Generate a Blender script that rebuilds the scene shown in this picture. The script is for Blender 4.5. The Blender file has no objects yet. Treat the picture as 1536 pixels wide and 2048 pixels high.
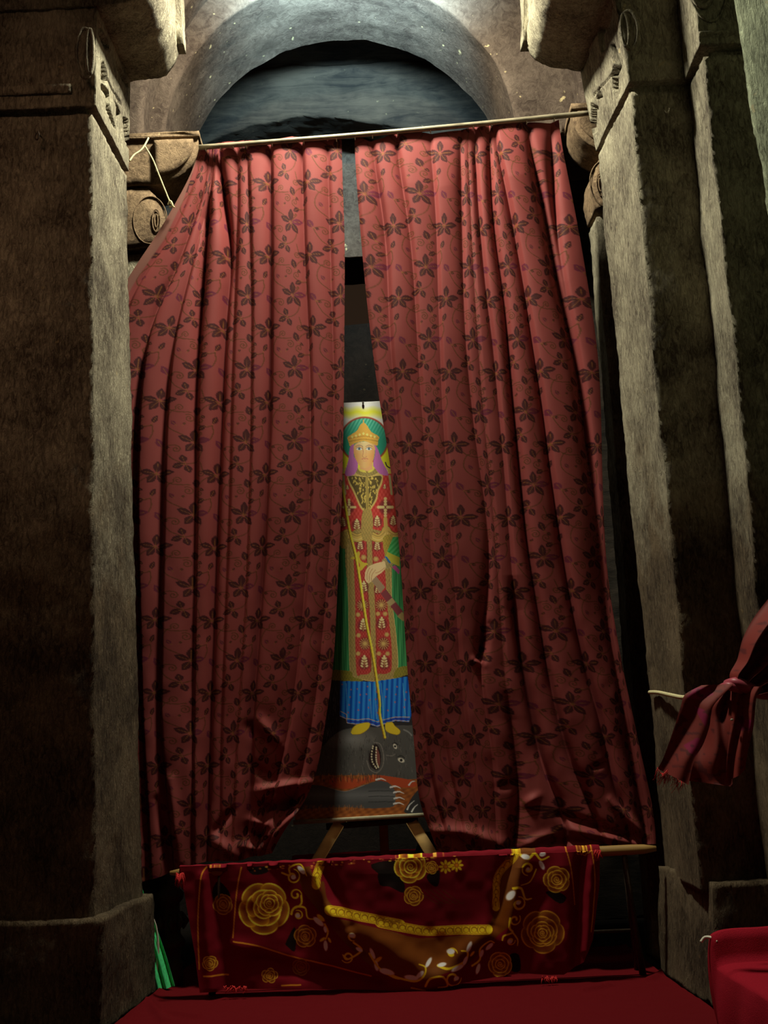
import bpy, math, random
import numpy as np
random.seed(7); rng = np.random.default_rng(7)
SC = bpy.context.scene

# ------------------------------------------------------------------ camera, light, exposure
F, CX, CY = 2463.0, 768.0, 1024.0
PITCH, ROLL, EYE = math.radians(10.3), math.radians(2.6), 1.5
_f = np.array([0, math.cos(PITCH), math.sin(PITCH)]); _r0 = np.array([1., 0, 0]); _u0 = np.cross(_r0, _f)
_r = _r0*math.cos(ROLL) - _u0*math.sin(ROLL); _u = _r0*math.sin(ROLL) + _u0*math.cos(ROLL)
CAM = np.array([0, 0, EYE])
cd = bpy.data.cameras.new('camera'); cam = bpy.data.objects.new('camera', cd); SC.collection.objects.link(cam)
cd.sensor_fit = 'VERTICAL'; cd.sensor_height = 36; cd.lens = F/2048*36; cd.clip_end = 100; cd.clip_start = .05
from mathutils import Matrix, Vector
cam.matrix_world = Matrix(((_r[0], _u[0], -_f[0], CAM[0]), (_r[1], _u[1], -_f[1], CAM[1]), (_r[2], _u[2], -_f[2], CAM[2]), (0, 0, 0, 1)))
SC.camera = cam
w = bpy.data.worlds.new('dim_interior'); SC.world = w; w.use_nodes = True
w.node_tree.nodes['Background'].inputs[0].default_value = (1.0, .58, .34, 1); w.node_tree.nodes['Background'].inputs[1].default_value = .019
def area(name, loc, target, sx, sy, power, col):
    l = bpy.data.lights.new(name, 'AREA'); l.shape = 'RECTANGLE'; l.size = sx; l.size_y = sy; l.energy = power; l.color = col
    o = bpy.data.objects.new(name, l); SC.collection.objects.link(o); o.location = loc
    o.rotation_euler = (Vector(target)-Vector(loc)).to_track_quat('-Z', 'Y').to_euler(); return o
area('nave_lamp', (-.2, 7.25, 7.35), (-.15, 7.75, 0), .35, .4, 310, (1, .97, .76))
vw = area('vault_window', (-.1, 8.0, 6.9), (-.1, 9.1, 7.35), 1.2, .14, 112, (.52, .86, 1)); vw.data.spread = math.radians(110)
area('front_fill', (.2, 3.0, 5.2), (0.2, 7.9, 1.0), 1.6, 1.0, 1.0, (1, .8, .62))  # weak fill added from the camera side, not a real opening
al = area('left_fill', (-3.3, 3.6, 6.8), (-2.3, 7, 3.6), .9, .8, 6, (1, .58, .36)); al.data.spread = math.radians(75)  # added warm fill to lift the left pillar front, no lamp stands there
vs = SC.view_settings; vs.view_transform = 'Standard'; vs.look = 'None'; vs.gamma = 1; vs.use_curve_mapping = False; vs.exposure = 0

# ------------------------------------------------------------------ measuring and mesh helpers
def ray(x, y): return _f + _r*(x-CX)/F - _u*(y-CY)/F
def at(x, y, Y): d = ray(x, y); return CAM + d*(Y/d[1])
def atX(x, y, X): d = ray(x, y); return CAM + d*(X/d[0])
def atZ(x, y, Z): d = ray(x, y); return CAM + d*((Z-EYE)/d[2])
def at_grid(PX, PY, Y):
    d = _f + ((PX-CX)/F)[..., None]*_r - ((PY-CY)/F)[..., None]*_u
    return CAM + d*(Y/d[..., 1])[..., None]
def lin(c):
    c = np.asarray(c, float)/255.; return np.where(c <= .04045, c/12.92, ((c+.055)/1.055)**2.4)
def hsh(i, j, k, s):
    n = (i*374761393 + j*668265263 + k*2147483647 + s*974634777) & 0xFFFFFFFF
    n = ((n ^ (n >> 13))*1274126177) & 0xFFFFFFFF
    return ((n ^ (n >> 16)) & 0xFFFF)/65535.*2-1
def noise(P, sc=1., s=0):
    P = np.asarray(P, float)*sc; I = np.floor(P).astype(np.int64); f = P-I; f = f*f*(3-2*f); o = 0
    for a in (0, 1):
        for b in (0, 1):
            for c in (0, 1):
                o = o + hsh(I[..., 0]+a, I[..., 1]+b, I[..., 2]+c, s)*np.where(a, f[..., 0], 1-f[..., 0])*np.where(b, f[..., 1], 1-f[..., 1])*np.where(c, f[..., 2], 1-f[..., 2])
    return o
def fbm(P, sc=1., s=0, n=3): return sum(noise(P, sc*2**k, s+k*13)*.55**k for k in range(n))
def noise2(X, Y, sc, s=0): return noise(np.stack([X, Y, 0*X], -1), sc, s)
def roughen(V, amp=.012, s=3):
    V = np.asarray(V, float); D = np.stack([fbm(V*[1, 1, .55], 5., s+k*101, 4) for k in range(3)], -1)
    D2 = np.stack([noise(V, 42., s+k*77) for k in range(3)], -1)
    return V + amp*D*.75 + amp*.34*D2

def link(o): SC.collection.objects.link(o)
def wloc(p): return np.zeros(3) if p is None else np.array(p['_w'])
def mesh_obj(name, V, Fs, mat, parent=None, origin=None, smooth=True, colors=None, label=None, extra=None):
    V = np.asarray(V, float).reshape(-1, 3)
    org = np.array(origin, float) if origin is not None else (wloc(parent) if parent is not None else np.array([V[:, 0].mean(), V[:, 1].mean(), V[:, 2].min()]))
    me = bpy.data.meshes.new(name)
    if isinstance(Fs, np.ndarray):
        n = len(Fs); k = Fs.shape[1]
        me.vertices.add(len(V)); me.vertices.foreach_set('co', (V-org).ravel())
        me.loops.add(n*k); me.loops.foreach_set('vertex_index', Fs.ravel().astype(np.int32))
        me.polygons.add(n); me.polygons.foreach_set('loop_start', np.arange(0, n*k, k, dtype=np.int32)); me.polygons.foreach_set('loop_total', np.full(n, k, np.int32))
        me.update(calc_edges=True)
    else: me.from_pydata((V-org).tolist(), [], [list(f) for f in Fs]); me.update()
    me.validate()
    me.polygons.foreach_set('use_smooth', np.full(len(me.polygons), smooth))
    if colors is not None:
        a = me.color_attributes.new('print', 'FLOAT_COLOR', 'POINT'); C4 = np.ones((len(V), 4)); C4[:, :3] = colors.reshape(-1, 3)
        a.data.foreach_set('color', C4.ravel())
    me.materials.append(mat)
    o = bpy.data.objects.new(name, me); link(o); o['_w'] = org.tolist()
    if parent is not None: o.parent = parent; o.location = org - wloc(parent)
    else: o.location = org
    if label: o['label'] = label
    return o
def thing(name, loc, label, cat, group=None):
    o = bpy.data.objects.new(name, None); link(o); o.location = loc; o['_w'] = [float(v) for v in loc]; o['label'] = label; o['category'] = cat
    o.empty_display_size = .1
    if group: o['group'] = group
    return o
def tag(o, label, cat, group=None):
    o['label'] = label; o['category'] = cat
    if group: o['group'] = group
    return o
def struct(o): o['kind'] = 'structure'; return o
def gfaces(nr, nc, off=0, wrap=False):
    r = np.arange(nr-1)[:, None]; m = nc if wrap else nc-1; c = np.arange(m)[None, :]; c2 = (c+1) % nc
    return (off+np.stack([r*nc+c, r*nc+c2, (r+1)*nc+c2, (r+1)*nc+c], -1)).reshape(-1, 4)
def merge(parts):
    V = []; Fs = []; n = 0
    for v, f in parts:
        v = np.asarray(v, float).reshape(-1, 3); V.append(v); Fs += [[int(i)+n for i in q] for q in f]; n += len(v)
    return np.concatenate(V), Fs
def prism(poly0, z0, z1, res=.03, poly1=None, flip=False):
    """vertical prism over a polygon (x,y), side walls and caps gridded; returns V, quads"""
    poly0 = np.array(poly0, float); poly1 = poly0 if poly1 is None else np.array(poly1, float)
    n = len(poly0); nz = max(2, int(abs(z1-z0)/res)+1); ts = []
    for i in range(n):
        a, b = poly0[i], poly0[(i+1) % n]; k = max(1, int(np.hypot(*(b-a))/res))
        ts += [(i, j/k) for j in range(k)]
    I = np.array([t[0] for t in ts]); T = np.array([t[1] for t in ts])[:, None]
    def ring(P): return P[I]*(1-T)+P[(I+1) % n]*T
    R0, R1 = ring(poly0), ring(poly1); V = []
    for z in np.linspace(0, 1, nz): V.append(np.c_[R0*(1-z)+R1*z, np.full(len(R0), z0+(z1-z0)*z)])
    for zz, R in ((z1, R1), (z0, R0)):
        c = R.mean(0)
        for q in (.66, .33, .02): V.append(np.c_[c+(R-c)*q, np.full(len(R), zz)]) if zz == z1 else V.insert(0, np.c_[c+(R-c)*q, np.full(len(R), zz)])
    V = np.concatenate(V); m = len(R0)
    return V, gfaces(len(V)//m, m, wrap=True)
def rbox(x0, x1, y0, y1, z0, z1, res=.03): return prism([(x0, y0), (x1, y0), (x1, y1), (x0, y1)], z0, z1, res)
def extrude_y(prof, y0, y1, res=.03):
    """closed profile (x,z) pushed along y, with caps"""
    P = np.array(prof, float); n = len(P); R = []
    for i in range(n):
        a, b = P[i], P[(i+1) % n]; k = max(1, int(np.hypot(*(b-a))/res)); R += [a+(b-a)*j/k for j in range(k)]
    R = np.array(R); ny = max(2, int((y1-y0)/res)+1); V = []; c = R.mean(0)
    for q in (.02, .35, .7): Q = c+(R-c)*q; V.append(np.c_[Q[:, 0], np.full(len(R), y0), Q[:, 1]])
    for y in np.linspace(y0, y1, ny): V.append(np.c_[R[:, 0], np.full(len(R), y), R[:, 1]])
    for q in (.7, .35, .02): Q = c+(R-c)*q; V.append(np.c_[Q[:, 0], np.full(len(R), y1), Q[:, 1]])
    return np.concatenate(V), gfaces(ny+6, len(R), wrap=True)
def spline(P, n=8, closed=False):
    P = np.array(P, float); m = len(P); out = []
    for i in range(m if closed else m-1):
        p = [P[(i+k) % m] if closed else P[min(max(i+k, 0), m-1)] for k in (-1, 0, 1, 2)]
        for t in np.arange(n)/n:
            out.append(.5*((2*p[1])+(-p[0]+p[2])*t+(2*p[0]-5*p[1]+4*p[2]-p[3])*t*t+(-p[0]+3*p[1]-3*p[2]+p[3])*t**3))
    if not closed: out.append(P[-1])
    return np.array(out)
def tube(path, rad, n=8, closed=False, flat=1.):
    P = np.array(path, float); m = len(P); rad = np.broadcast_to(rad, (m,)); V = []
    T = np.gradient(P, axis=0) if not closed else np.roll(P, -1, 0)-np.roll(P, 1, 0)
    T /= np.linalg.norm(T, axis=1)[:, None]+1e-9; up = np.array([0, 0, 1.]) if abs(T[0][2]) < .9 else np.array([1., 0, 0])
    a = np.cross(T[0], up); a /= np.linalg.norm(a)
    for i in range(m):
        a = a-T[i]*(a@T[i]); a /= np.linalg.norm(a); b = np.cross(T[i], a)
        for k in range(n):
            th = 2*math.pi*k/n; V.append(P[i]+rad[i]*(math.cos(th)*a+math.sin(th)*b*flat))
    Fs = gfaces(m, n, wrap=True).tolist()
    if closed: Fs += [[(m-1)*n+k, (m-1)*n+(k+1) % n, (k+1) % n, k] for k in range(n)]
    else: Fs += [list(range(n))[::-1], [(m-1)*n+k for k in range(n)]]
    return np.array(V), Fs
def lathe(prof, c, n=20):
    V = [(c[0]+r*math.cos(2*math.pi*k/n), c[1]+r*math.sin(2*math.pi*k/n), c[2]+z) for r, z in prof for k in range(n)]
    return np.array(V), gfaces(len(prof), n, wrap=True).tolist()+[list(range(n))[::-1], [(len(prof)-1)*n+k for k in range(n)]]
def plank(a, b, wd, th, up=(0, 1, 0)):
    a, b = np.array(a, float), np.array(b, float); t = (b-a)/np.linalg.norm(b-a); u = np.array(up, float); s = np.cross(t, u); s /= np.linalg.norm(s); u = np.cross(s, t); V = []
    bev = min(wd, th)*.15
    sec = [(-wd/2+bev, -th/2), (wd/2-bev, -th/2), (wd/2, -th/2+bev), (wd/2, th/2-bev), (wd/2-bev, th/2), (-wd/2+bev, th/2), (-wd/2, th/2-bev), (-wd/2, -th/2+bev)]
    for p in (a, b):
        for x, y in sec: V.append(p+s*x+u*y)
    return np.array(V), [[k, (k+1) % 8, 8+(k+1) % 8, 8+k] for k in range(8)]+[list(range(8))[::-1], list(range(8, 16))]

# ------------------------------------------------------------------ materials
def newmat(name):
    m = bpy.data.materials.new(name); m.use_nodes = True; nt = m.node_tree; return m, nt, nt.nodes['Principled BSDF']
def N(nt, t, **k):
    n = nt.nodes.new(t)
    for a, b in k.items():
        if a in n.inputs: n.inputs[a].default_value = b
        else: setattr(n, a, b)
    return n
def stone(name, dark, light, stretch=(1, 1, .35), bump=.7, scale=26., specks=.5, low_dark=False):
    m, nt, b = newmat(name); L = nt.links.new
    tc = N(nt, 'ShaderNodeNewGeometry'); mp = N(nt, 'ShaderNodeMapping'); mp.inputs['Scale'].default_value = stretch; mp.inputs['Rotation'].default_value = (.35, .1, .2); L(tc.outputs['Position'], mp.inputs['Vector'])
    n1 = N(nt, 'ShaderNodeTexNoise', Scale=scale, Detail=6., Roughness=.72, Distortion=1.1); L(mp.outputs[0], n1.inputs['Vector'])
    n2 = N(nt, 'ShaderNodeTexNoise', Scale=2.3, Detail=4., Roughness=.6); L(tc.outputs['Position'], n2.inputs['Vector'])
    n3 = N(nt, 'ShaderNodeTexNoise', Scale=150., Detail=3., Roughness=.7); L(mp.outputs[0], n3.inputs['Vector'])
    mx = N(nt, 'ShaderNodeMath', operation='MULTIPLY_ADD'); L(n1.outputs['Fac'], mx.inputs[0]); mx.inputs[1].default_value = .55; 
    m2 = N(nt, 'ShaderNodeMath', operation='MULTIPLY'); L(n2.outputs['Fac'], m2.inputs[0]); m2.inputs[1].default_value = .45; L(m2.outputs[0], mx.inputs[2])
    cr = N(nt, 'ShaderNodeValToRGB'); cr.color_ramp.elements[0].position = .4; cr.color_ramp.elements[1].position = .6
    cr.color_ramp.elements[0].color = (*lin(dark), 1); cr.color_ramp.elements[1].color = (*lin(light), 1); L(mx.outputs[0], cr.inputs[0])
    v = N(nt, 'ShaderNodeTexNoise', Scale=15., Detail=2.); L(tc.outputs['Position'], v.inputs['Vector'])
    c2 = N(nt, 'ShaderNodeValToRGB'); c2.color_ramp.elements[0].position = .71; c2.color_ramp.elements[1].position = .76; L(v.outputs['Fac'], c2.inputs[0])
    mm = N(nt, 'ShaderNodeMath', operation='MULTIPLY'); L(c2.outputs[0], mm.inputs[0]); mm.inputs[1].default_value = specks
    mix = N(nt, 'ShaderNodeMix', data_type='RGBA'); L(mm.outputs[0], mix.inputs[0]); L(cr.outputs[0], mix.inputs[6]); mix.inputs[7].default_value = (*lin((205, 185, 140)), 1)
    if low_dark:  # multiplies the stone darker and redder towards the bottom, with a ragged edge
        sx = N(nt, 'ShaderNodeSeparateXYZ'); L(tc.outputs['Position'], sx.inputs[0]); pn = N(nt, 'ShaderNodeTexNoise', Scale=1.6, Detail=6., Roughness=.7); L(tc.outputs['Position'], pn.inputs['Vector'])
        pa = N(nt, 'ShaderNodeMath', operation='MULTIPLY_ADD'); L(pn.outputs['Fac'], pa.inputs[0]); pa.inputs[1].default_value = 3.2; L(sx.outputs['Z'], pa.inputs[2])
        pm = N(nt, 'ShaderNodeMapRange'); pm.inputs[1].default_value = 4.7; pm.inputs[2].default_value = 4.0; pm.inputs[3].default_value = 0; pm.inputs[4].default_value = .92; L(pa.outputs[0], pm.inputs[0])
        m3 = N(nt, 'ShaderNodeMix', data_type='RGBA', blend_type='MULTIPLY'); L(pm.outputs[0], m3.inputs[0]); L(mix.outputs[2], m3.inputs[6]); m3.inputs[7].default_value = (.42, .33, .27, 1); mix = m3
    L(mix.outputs[2], b.inputs['Base Color']); b.inputs['Roughness'].default_value = .9; b.inputs['Specular IOR Level'].default_value = .2
    ad = N(nt, 'ShaderNodeMath', operation='MULTIPLY_ADD'); L(n3.outputs['Fac'], ad.inputs[0]); ad.inputs[1].default_value = .4; L(n1.outputs['Fac'], ad.inputs[2])
    bp = N(nt, 'ShaderNodeBump', Strength=bump, Distance=.022); L(ad.outputs[0], bp.inputs['Height']); L(bp.outputs[0], b.inputs['Normal'])
    return m
def plain(name, col, rough=.7, var=.25, scale=20., bump=.15, metal=0., sheen=0., stretch=(1, 1, 1)):
    m, nt, b = newmat(name); L = nt.links.new; tc = N(nt, 'ShaderNodeNewGeometry'); mp = N(nt, 'ShaderNodeMapping'); mp.inputs['Scale'].default_value = stretch; L(tc.outputs['Position'], mp.inputs['Vector'])
    n = N(nt, 'ShaderNodeTexNoise', Scale=scale, Detail=4.); L(mp.outputs[0], n.inputs['Vector'])
    cr = N(nt, 'ShaderNodeValToRGB'); c = lin(col); cr.color_ramp.elements[0].position = .3; cr.color_ramp.elements[1].position = .7
    cr.color_ramp.elements[0].color = (*(c*(1-var)), 1); cr.color_ramp.elements[1].color = (*np.minimum(c*(1+var), 1), 1); L(n.outputs['Fac'], cr.inputs[0]); L(cr.outputs[0], b.inputs['Base Color'])
    b.inputs['Roughness'].default_value = rough; b.inputs['Metallic'].default_value = metal; b.inputs['Specular IOR Level'].default_value = .3 if rough < .9 else .05
    if sheen: b.inputs['Sheen Weight'].default_value = sheen
    bp = N(nt, 'ShaderNodeBump', Strength=bump, Distance=.01); L(n.outputs['Fac'], bp.inputs['Height']); L(bp.outputs[0], b.inputs['Normal'])
    return m
def printed(name, rough=.7, spec=.2, weave=900., bump=.1, sheen=0.):
    m, nt, b = newmat(name); L = nt.links.new; a = N(nt, 'ShaderNodeVertexColor', layer_name='print')
    tc = N(nt, 'ShaderNodeNewGeometry'); n = N(nt, 'ShaderNodeTexNoise', Scale=weave, Detail=2.); L(tc.outputs['Position'], n.inputs['Vector'])
    mp = N(nt, 'ShaderNodeMapRange'); mp.inputs[3].default_value = .86; mp.inputs[4].default_value = 1.14; L(n.outputs['Fac'], mp.inputs[0])
    mu = N(nt, 'ShaderNodeMix', data_type='RGBA', blend_type='MULTIPLY'); mu.inputs[0].default_value = 1; L(a.outputs[0], mu.inputs[6]); L(mp.outputs[0], mu.inputs[7])
    L(mu.outputs[2], b.inputs['Base Color']); b.inputs['Roughness'].default_value = rough; b.inputs['Specular IOR Level'].default_value = spec
    if sheen: b.inputs['Sheen Weight'].default_value = sheen; b.inputs['Sheen Roughness'].default_value = .4
    bp = N(nt, 'ShaderNodeBump', Strength=bump, Distance=.004); L(n.outputs['Fac'], bp.inputs['Height']); L(bp.outputs[0], b.inputs['Normal'])
    return m
M_PILLAR = stone('tufa_pillar', (88, 78, 66), (184, 175, 150), bump=1.0, scale=44., low_dark=True)
M_PIER = stone('green_grey_tufa', (100, 106, 84), (196, 206, 172), bump=1.0, scale=40.)
M_CORBEL = stone('brown_tufa', (88, 70, 54), (150, 126, 98), stretch=(1, 1, 1), bump=.5, scale=24.)
M_WALL = stone('tufa_wall', (64, 52, 45), (102, 88, 77), stretch=(1, 1, 1), bump=.45, scale=18., specks=.8)
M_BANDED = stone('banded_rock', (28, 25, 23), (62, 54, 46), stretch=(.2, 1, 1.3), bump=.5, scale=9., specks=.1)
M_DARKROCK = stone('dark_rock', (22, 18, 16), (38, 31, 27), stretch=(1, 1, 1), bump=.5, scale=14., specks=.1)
M_CURTAIN = printed('brocade', rough=.66, spec=.2, weave=1100., bump=.15)
M_PAINT = printed('painted_canvas', rough=.5, spec=.35, weave=600., bump=.05)
M_BLANKET = printed('plush_print', rough=.8, spec=.1, weave=1500., bump=.3)
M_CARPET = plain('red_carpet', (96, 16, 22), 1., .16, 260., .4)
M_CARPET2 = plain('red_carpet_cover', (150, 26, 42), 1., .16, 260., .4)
M_WOOD = plain('pale_wood', (150, 118, 66), .55, .25, 14., .15, stretch=(.15, 1, 1))
M_WOODD = plain('dark_wood', (58, 44, 30), .6, .3, 20., .2)
M_METAL = plain('old_metal_pipe', (150, 140, 118), .35, .45, 22., .2, metal=.35, stretch=(.4, 1, 1))
M_WHITE = plain('white_plastic', (225, 220, 200), .4, .1)
M_ROPE = plain('cream_rope', (205, 195, 150), .8, .2, 120., .4)
M_TASSEL = plain('red_tassel', (190, 40, 40), .8, .3, 90., .3)
M_GREEN = plain('green_cloth', (80, 226, 140), .85, .3, 30., .3, stretch=(6, 6, .6))
M_TEAL = plain('teal_cloth', (30, 80, 96), .85, .3, 12., .3)
M_SATIN = plain('wine_satin', (150, 40, 62), .45, .25, 9., .1, sheen=.3)
M_IRON = plain('dark_iron', (70, 58, 48), .5, .3, 60., .2, metal=.4)

# ------------------------------------------------------------------ setting: floor, ceiling, walls
C_ = []
def panel(name, fn, nu, nv, mat, amp=.012, s=3):
    U, W = np.meshgrid(np.linspace(0, 1, nu), np.linspace(0, 1, nv)); V = fn(U, W).reshape(-1, 3)
    return struct(mesh_obj(name, roughen(V, amp, s), gfaces(nv, nu), mat))
panel('floor', lambda u, v: np.stack([-4+8*u, -1+13*v, 0*u-.012], -1), 60, 90, M_DARKROCK, .004)
panel('ceiling', lambda u, v: np.stack([-4.5+9*u, -1+12.6*v, 10.2+0*u], -1), 40, 60, M_WALL, .04)
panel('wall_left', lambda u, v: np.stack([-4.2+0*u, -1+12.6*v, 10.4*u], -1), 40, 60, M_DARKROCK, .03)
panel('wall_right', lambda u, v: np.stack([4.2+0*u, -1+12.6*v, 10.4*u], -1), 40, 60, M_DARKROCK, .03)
def arch_layer(name, path, cen, Y0, Y1, mat, k=2.4, n=340, amp=.012, s=3, top=10.3):
    P = spline(path, 6) if False else np.array(path, float)
    d = np.r_[0, np.cumsum(np.hypot(*np.diff(P, axis=0).T))]; t = np.linspace(0, d[-1], n)
    Q = np.c_[np.interp(t, d, P[:, 0]), np.interp(t, d, P[:, 1])]
    O = Q.copy(); O[:, 0] = cen[0]+(Q[:, 0]-cen[0])*k; up = Q[:, 1] > cen[1]; O[up, 1] = cen[1]+(Q[up, 1]-cen[1])*3.4
    O[:, 1] = np.minimum(O[:, 1], top); rows = []
    for q in np.linspace(0, 1, 50)**1.0: R = O*(1-q)+Q*q; rows.append(np.c_[R[:, 0], np.full(n, Y0), R[:, 1]])
    for y in np.linspace(Y0, Y1, max(3, int((Y1-Y0)/.035)))[1:]: rows.append(np.c_[Q[:, 0], np.full(n, y), Q[:, 1]])
    V = np.array(rows)
    return struct(mesh_obj(name, roughen(V.reshape(-1, 3), amp, s), gfaces(len(rows), n), mat))
def arc(cx, cz, rx, rz, a0=180, a1=0, n=60): return [(cx+rx*math.cos(math.radians(a)), cz+rz*math.sin(math.radians(a))) for a in np.linspace(a0, a1, n)]
# outer order of the arch, then the barrel, then the far wall with its own small arch and door
arch_layer('wall_front', [(-2.35, 0), (-2.35, 5.47), (-2.32, 5.87)]+arc(-.02, 5.9, 1.62, 1.76)+[(2.32, 5.95), (2.35, 5.6), (2.35, 0)], (-.02, 5.86), 8.38, 8.62, M_WALL)
arch_layer('wall_middle', [(-2.35, 0), (-2.35, 5.5), (-2.3, 5.88)]+arc(-.2, 5.92, 1.33, 1.36)+[(1.13, 5.9), (2.3, 5.96), (2.35, 5.5), (2.35, 0)], (-.2, 5.9), 8.62, 9.5, M_WALL, s=9)
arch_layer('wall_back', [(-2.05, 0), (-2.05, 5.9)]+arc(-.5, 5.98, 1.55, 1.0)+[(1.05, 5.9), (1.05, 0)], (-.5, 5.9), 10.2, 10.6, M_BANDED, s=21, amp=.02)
zc = at(700, 128, 10.2)[2]
panel('trim_1', lambda u, v: np.stack([-3+6*u, 9.4+.9*v, zc+0*u], -1), 80, 20, M_BANDED, .02)
zl = at(700, 515, 10.9)[2]
panel('wall_far', lambda u, v: np.stack([-2.5+5*u, 10.9+0*u, zl+3.2*v], -1), 80, 60, M_WALL, .02)
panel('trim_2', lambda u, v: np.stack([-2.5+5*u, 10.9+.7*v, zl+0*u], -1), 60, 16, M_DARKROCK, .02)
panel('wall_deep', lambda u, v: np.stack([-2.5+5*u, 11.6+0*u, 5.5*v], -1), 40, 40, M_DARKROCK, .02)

# ------------------------------------------------------------------ pillars
def inside(px, py, poly):
    r = np.zeros(px.shape, bool); n = len(poly)
    for i in range(n):
        x1, y1 = poly[i]; x2, y2 = poly[(i+1) % n]
        if y1 == y2: continue
        r ^= ((y1 > py) != (y2 > py)) & (px < (x2-x1)*(py-y1)/(y2-y1)+x1)
    return r
def capital_part(parent, sgn, X4, x_out, y0, y1, z0, z1, cuts):
    """block whose nave side carries cut relief; X4 = side at near bottom, far bottom, near top, far top; cuts = [(polygon in (y,z), depth)]"""
    xi = X4[0]; V, Fq = prism([(x_out, y0), (xi, y0), (xi, y1), (x_out, y1)], z0, z1, .011)
    side = np.abs(V[:, 0]-xi) < 1e-4; a_ = (V[:, 1]-y0)/(y1-y0); b_ = (V[:, 2]-z0)/(z1-z0)
    V[side, 0] = ((X4[0]*(1-a_)+X4[1]*a_)*(1-b_)+(X4[2]*(1-a_)+X4[3]*a_)*b_)[side]
    for poly, dep in cuts: V[side, 0] += (sgn*1.5*dep*inside(V[:, 1], V[:, 2], poly))[side]
    return mesh_obj('capital', roughen(V, .005, 5), Fq, M_PILLAR, parent)
def neck(p, x0, x1, y0, y1, z):
    v, f = rbox(x0, x1, y0, y1, z-.08, z+.03, .02); return mesh_obj('neck', roughen(v, .004, 8), f, M_PILLAR, p)
def ell_ring(c, ry, rz, r, X=None, n=40, plane='xz', tilt=0.):
    P = [(c[0]+ry*math.cos(a)*math.cos(tilt), c[1]+ry*math.cos(a)*math.sin(tilt), c[2]+rz*math.sin(a)) for a in np.linspace(0, 2*math.pi, n, endpoint=False)]
    return tube(P, r, 8, True)
ZC0, ZC1 = 5.38, 6.07
# left pillar
pl = thing('pillar', (-2.1, 7.42, 0), 'wide rough stone pillar left of the curtains with a carved capital and brown front', 'pillar', None)
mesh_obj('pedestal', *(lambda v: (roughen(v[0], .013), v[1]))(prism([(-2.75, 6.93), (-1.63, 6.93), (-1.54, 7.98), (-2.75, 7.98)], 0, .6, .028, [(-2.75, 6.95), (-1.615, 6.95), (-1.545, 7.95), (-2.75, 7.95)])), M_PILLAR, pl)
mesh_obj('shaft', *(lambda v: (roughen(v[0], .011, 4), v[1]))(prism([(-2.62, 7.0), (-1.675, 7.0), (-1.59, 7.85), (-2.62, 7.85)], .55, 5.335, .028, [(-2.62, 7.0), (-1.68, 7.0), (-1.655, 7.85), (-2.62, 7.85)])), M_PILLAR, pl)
def yz(pts, X): return [(float(q[1]), float(q[2])) for q in (atX(x, y, X) for x, y in pts)]
z1 = lambda x, y, ox=140, oy=0, s=5.6875: (ox+x/s, oy+y/s)
LX = -1.645
cutsL = [(yz([z1(360, 940), z1(445, 1040), z1(455, 1250), z1(415, 1250), z1(405, 1080), z1(365, 1010)], LX), .05), (yz([z1(520, 1200), z1(562, 1300), z1(520, 1350)], LX), .06),
         (yz([z1(385, 700), z1(430, 860), z1(420, 950), z1(365, 940), z1(360, 720)], LX), .02), (yz([z1(420, 1250), z1(455, 1230), z1(520, 1480), z1(470, 1400)], LX), .025),
         (yz([z1(310, 180), z1(440, 530), z1(400, 560), z1(330, 400)], LX), .035), (yz([z1(510, 700), z1(640, 960), z1(640, 1000), z1(570, 920), z1(515, 760)], LX), .035),
         (yz([z1(585, 1340), z1(640, 1350), z1(670, 1740), z1(610, 1560)], LX), .025), (yz([z1(385, 800), z1(570, 1190), z1(560, 1195), z1(375, 820)], LX), .025),
         (yz([z1(495, 1140), z1(505, 1140), z1(560, 1290), z1(545, 1290)], LX), .02)]
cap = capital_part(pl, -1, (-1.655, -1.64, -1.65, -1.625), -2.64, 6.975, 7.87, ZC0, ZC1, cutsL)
mesh_obj('capital_band', *(lambda v: (roughen(v[0], .006, 8), v[1]))(rbox(-2.65, -1.80, 6.962, 7.0, 5.47, 5.53, .02)), M_PILLAR, cap)
mesh_obj('volute', *ell_ring((-1.70, 6.90, 5.69), .052, .165, .011, tilt=.25), M_PILLAR, cap)
mesh_obj('volute', *ell_ring((-1.672, 6.90, 5.70), .020, .150, .012, tilt=.25), M_PILLAR, cap)
def bracket(parent, pts_far, zt, y0, y1, xo, rib):
    pr = [(at(x, y, 7.85)[0], at(x, y, 7.85)[2]) for x, y in pts_far]; pr = spline(pr, 5).tolist()
    prof = [(xo, pr[0][1])]+pr+[(pr[-1][0], zt), (xo, zt)]
    v, f = extrude_y(prof, y0, y1, .03)
    o = mesh_obj('bracket', roughen(v, .014, 6), f, M_PILLAR, parent)
    rp = [(x+rib, z) for x, z in pr[-8:]]+[(pr[-1][0]+rib, zt), (pr[-1][0]-rib, zt)]+[(x-rib, z) for x, z in pr[-8:-7]]
    v, f = extrude_y(rp, y1-.05, y1+.09, .02); mesh_obj('rib', roughen(v, .006, 2), f, M_PILLAR, o)
bracket(pl, [(262, 162), (290, 157), (320, 150), (343, 133), (355, 108), (357, 80), (354, 50)], 7.2, 6.95, 7.87, -2.6, .035)
neck(pl, -2.58, -1.71, 7.04, 7.83, 5.37)
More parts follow.
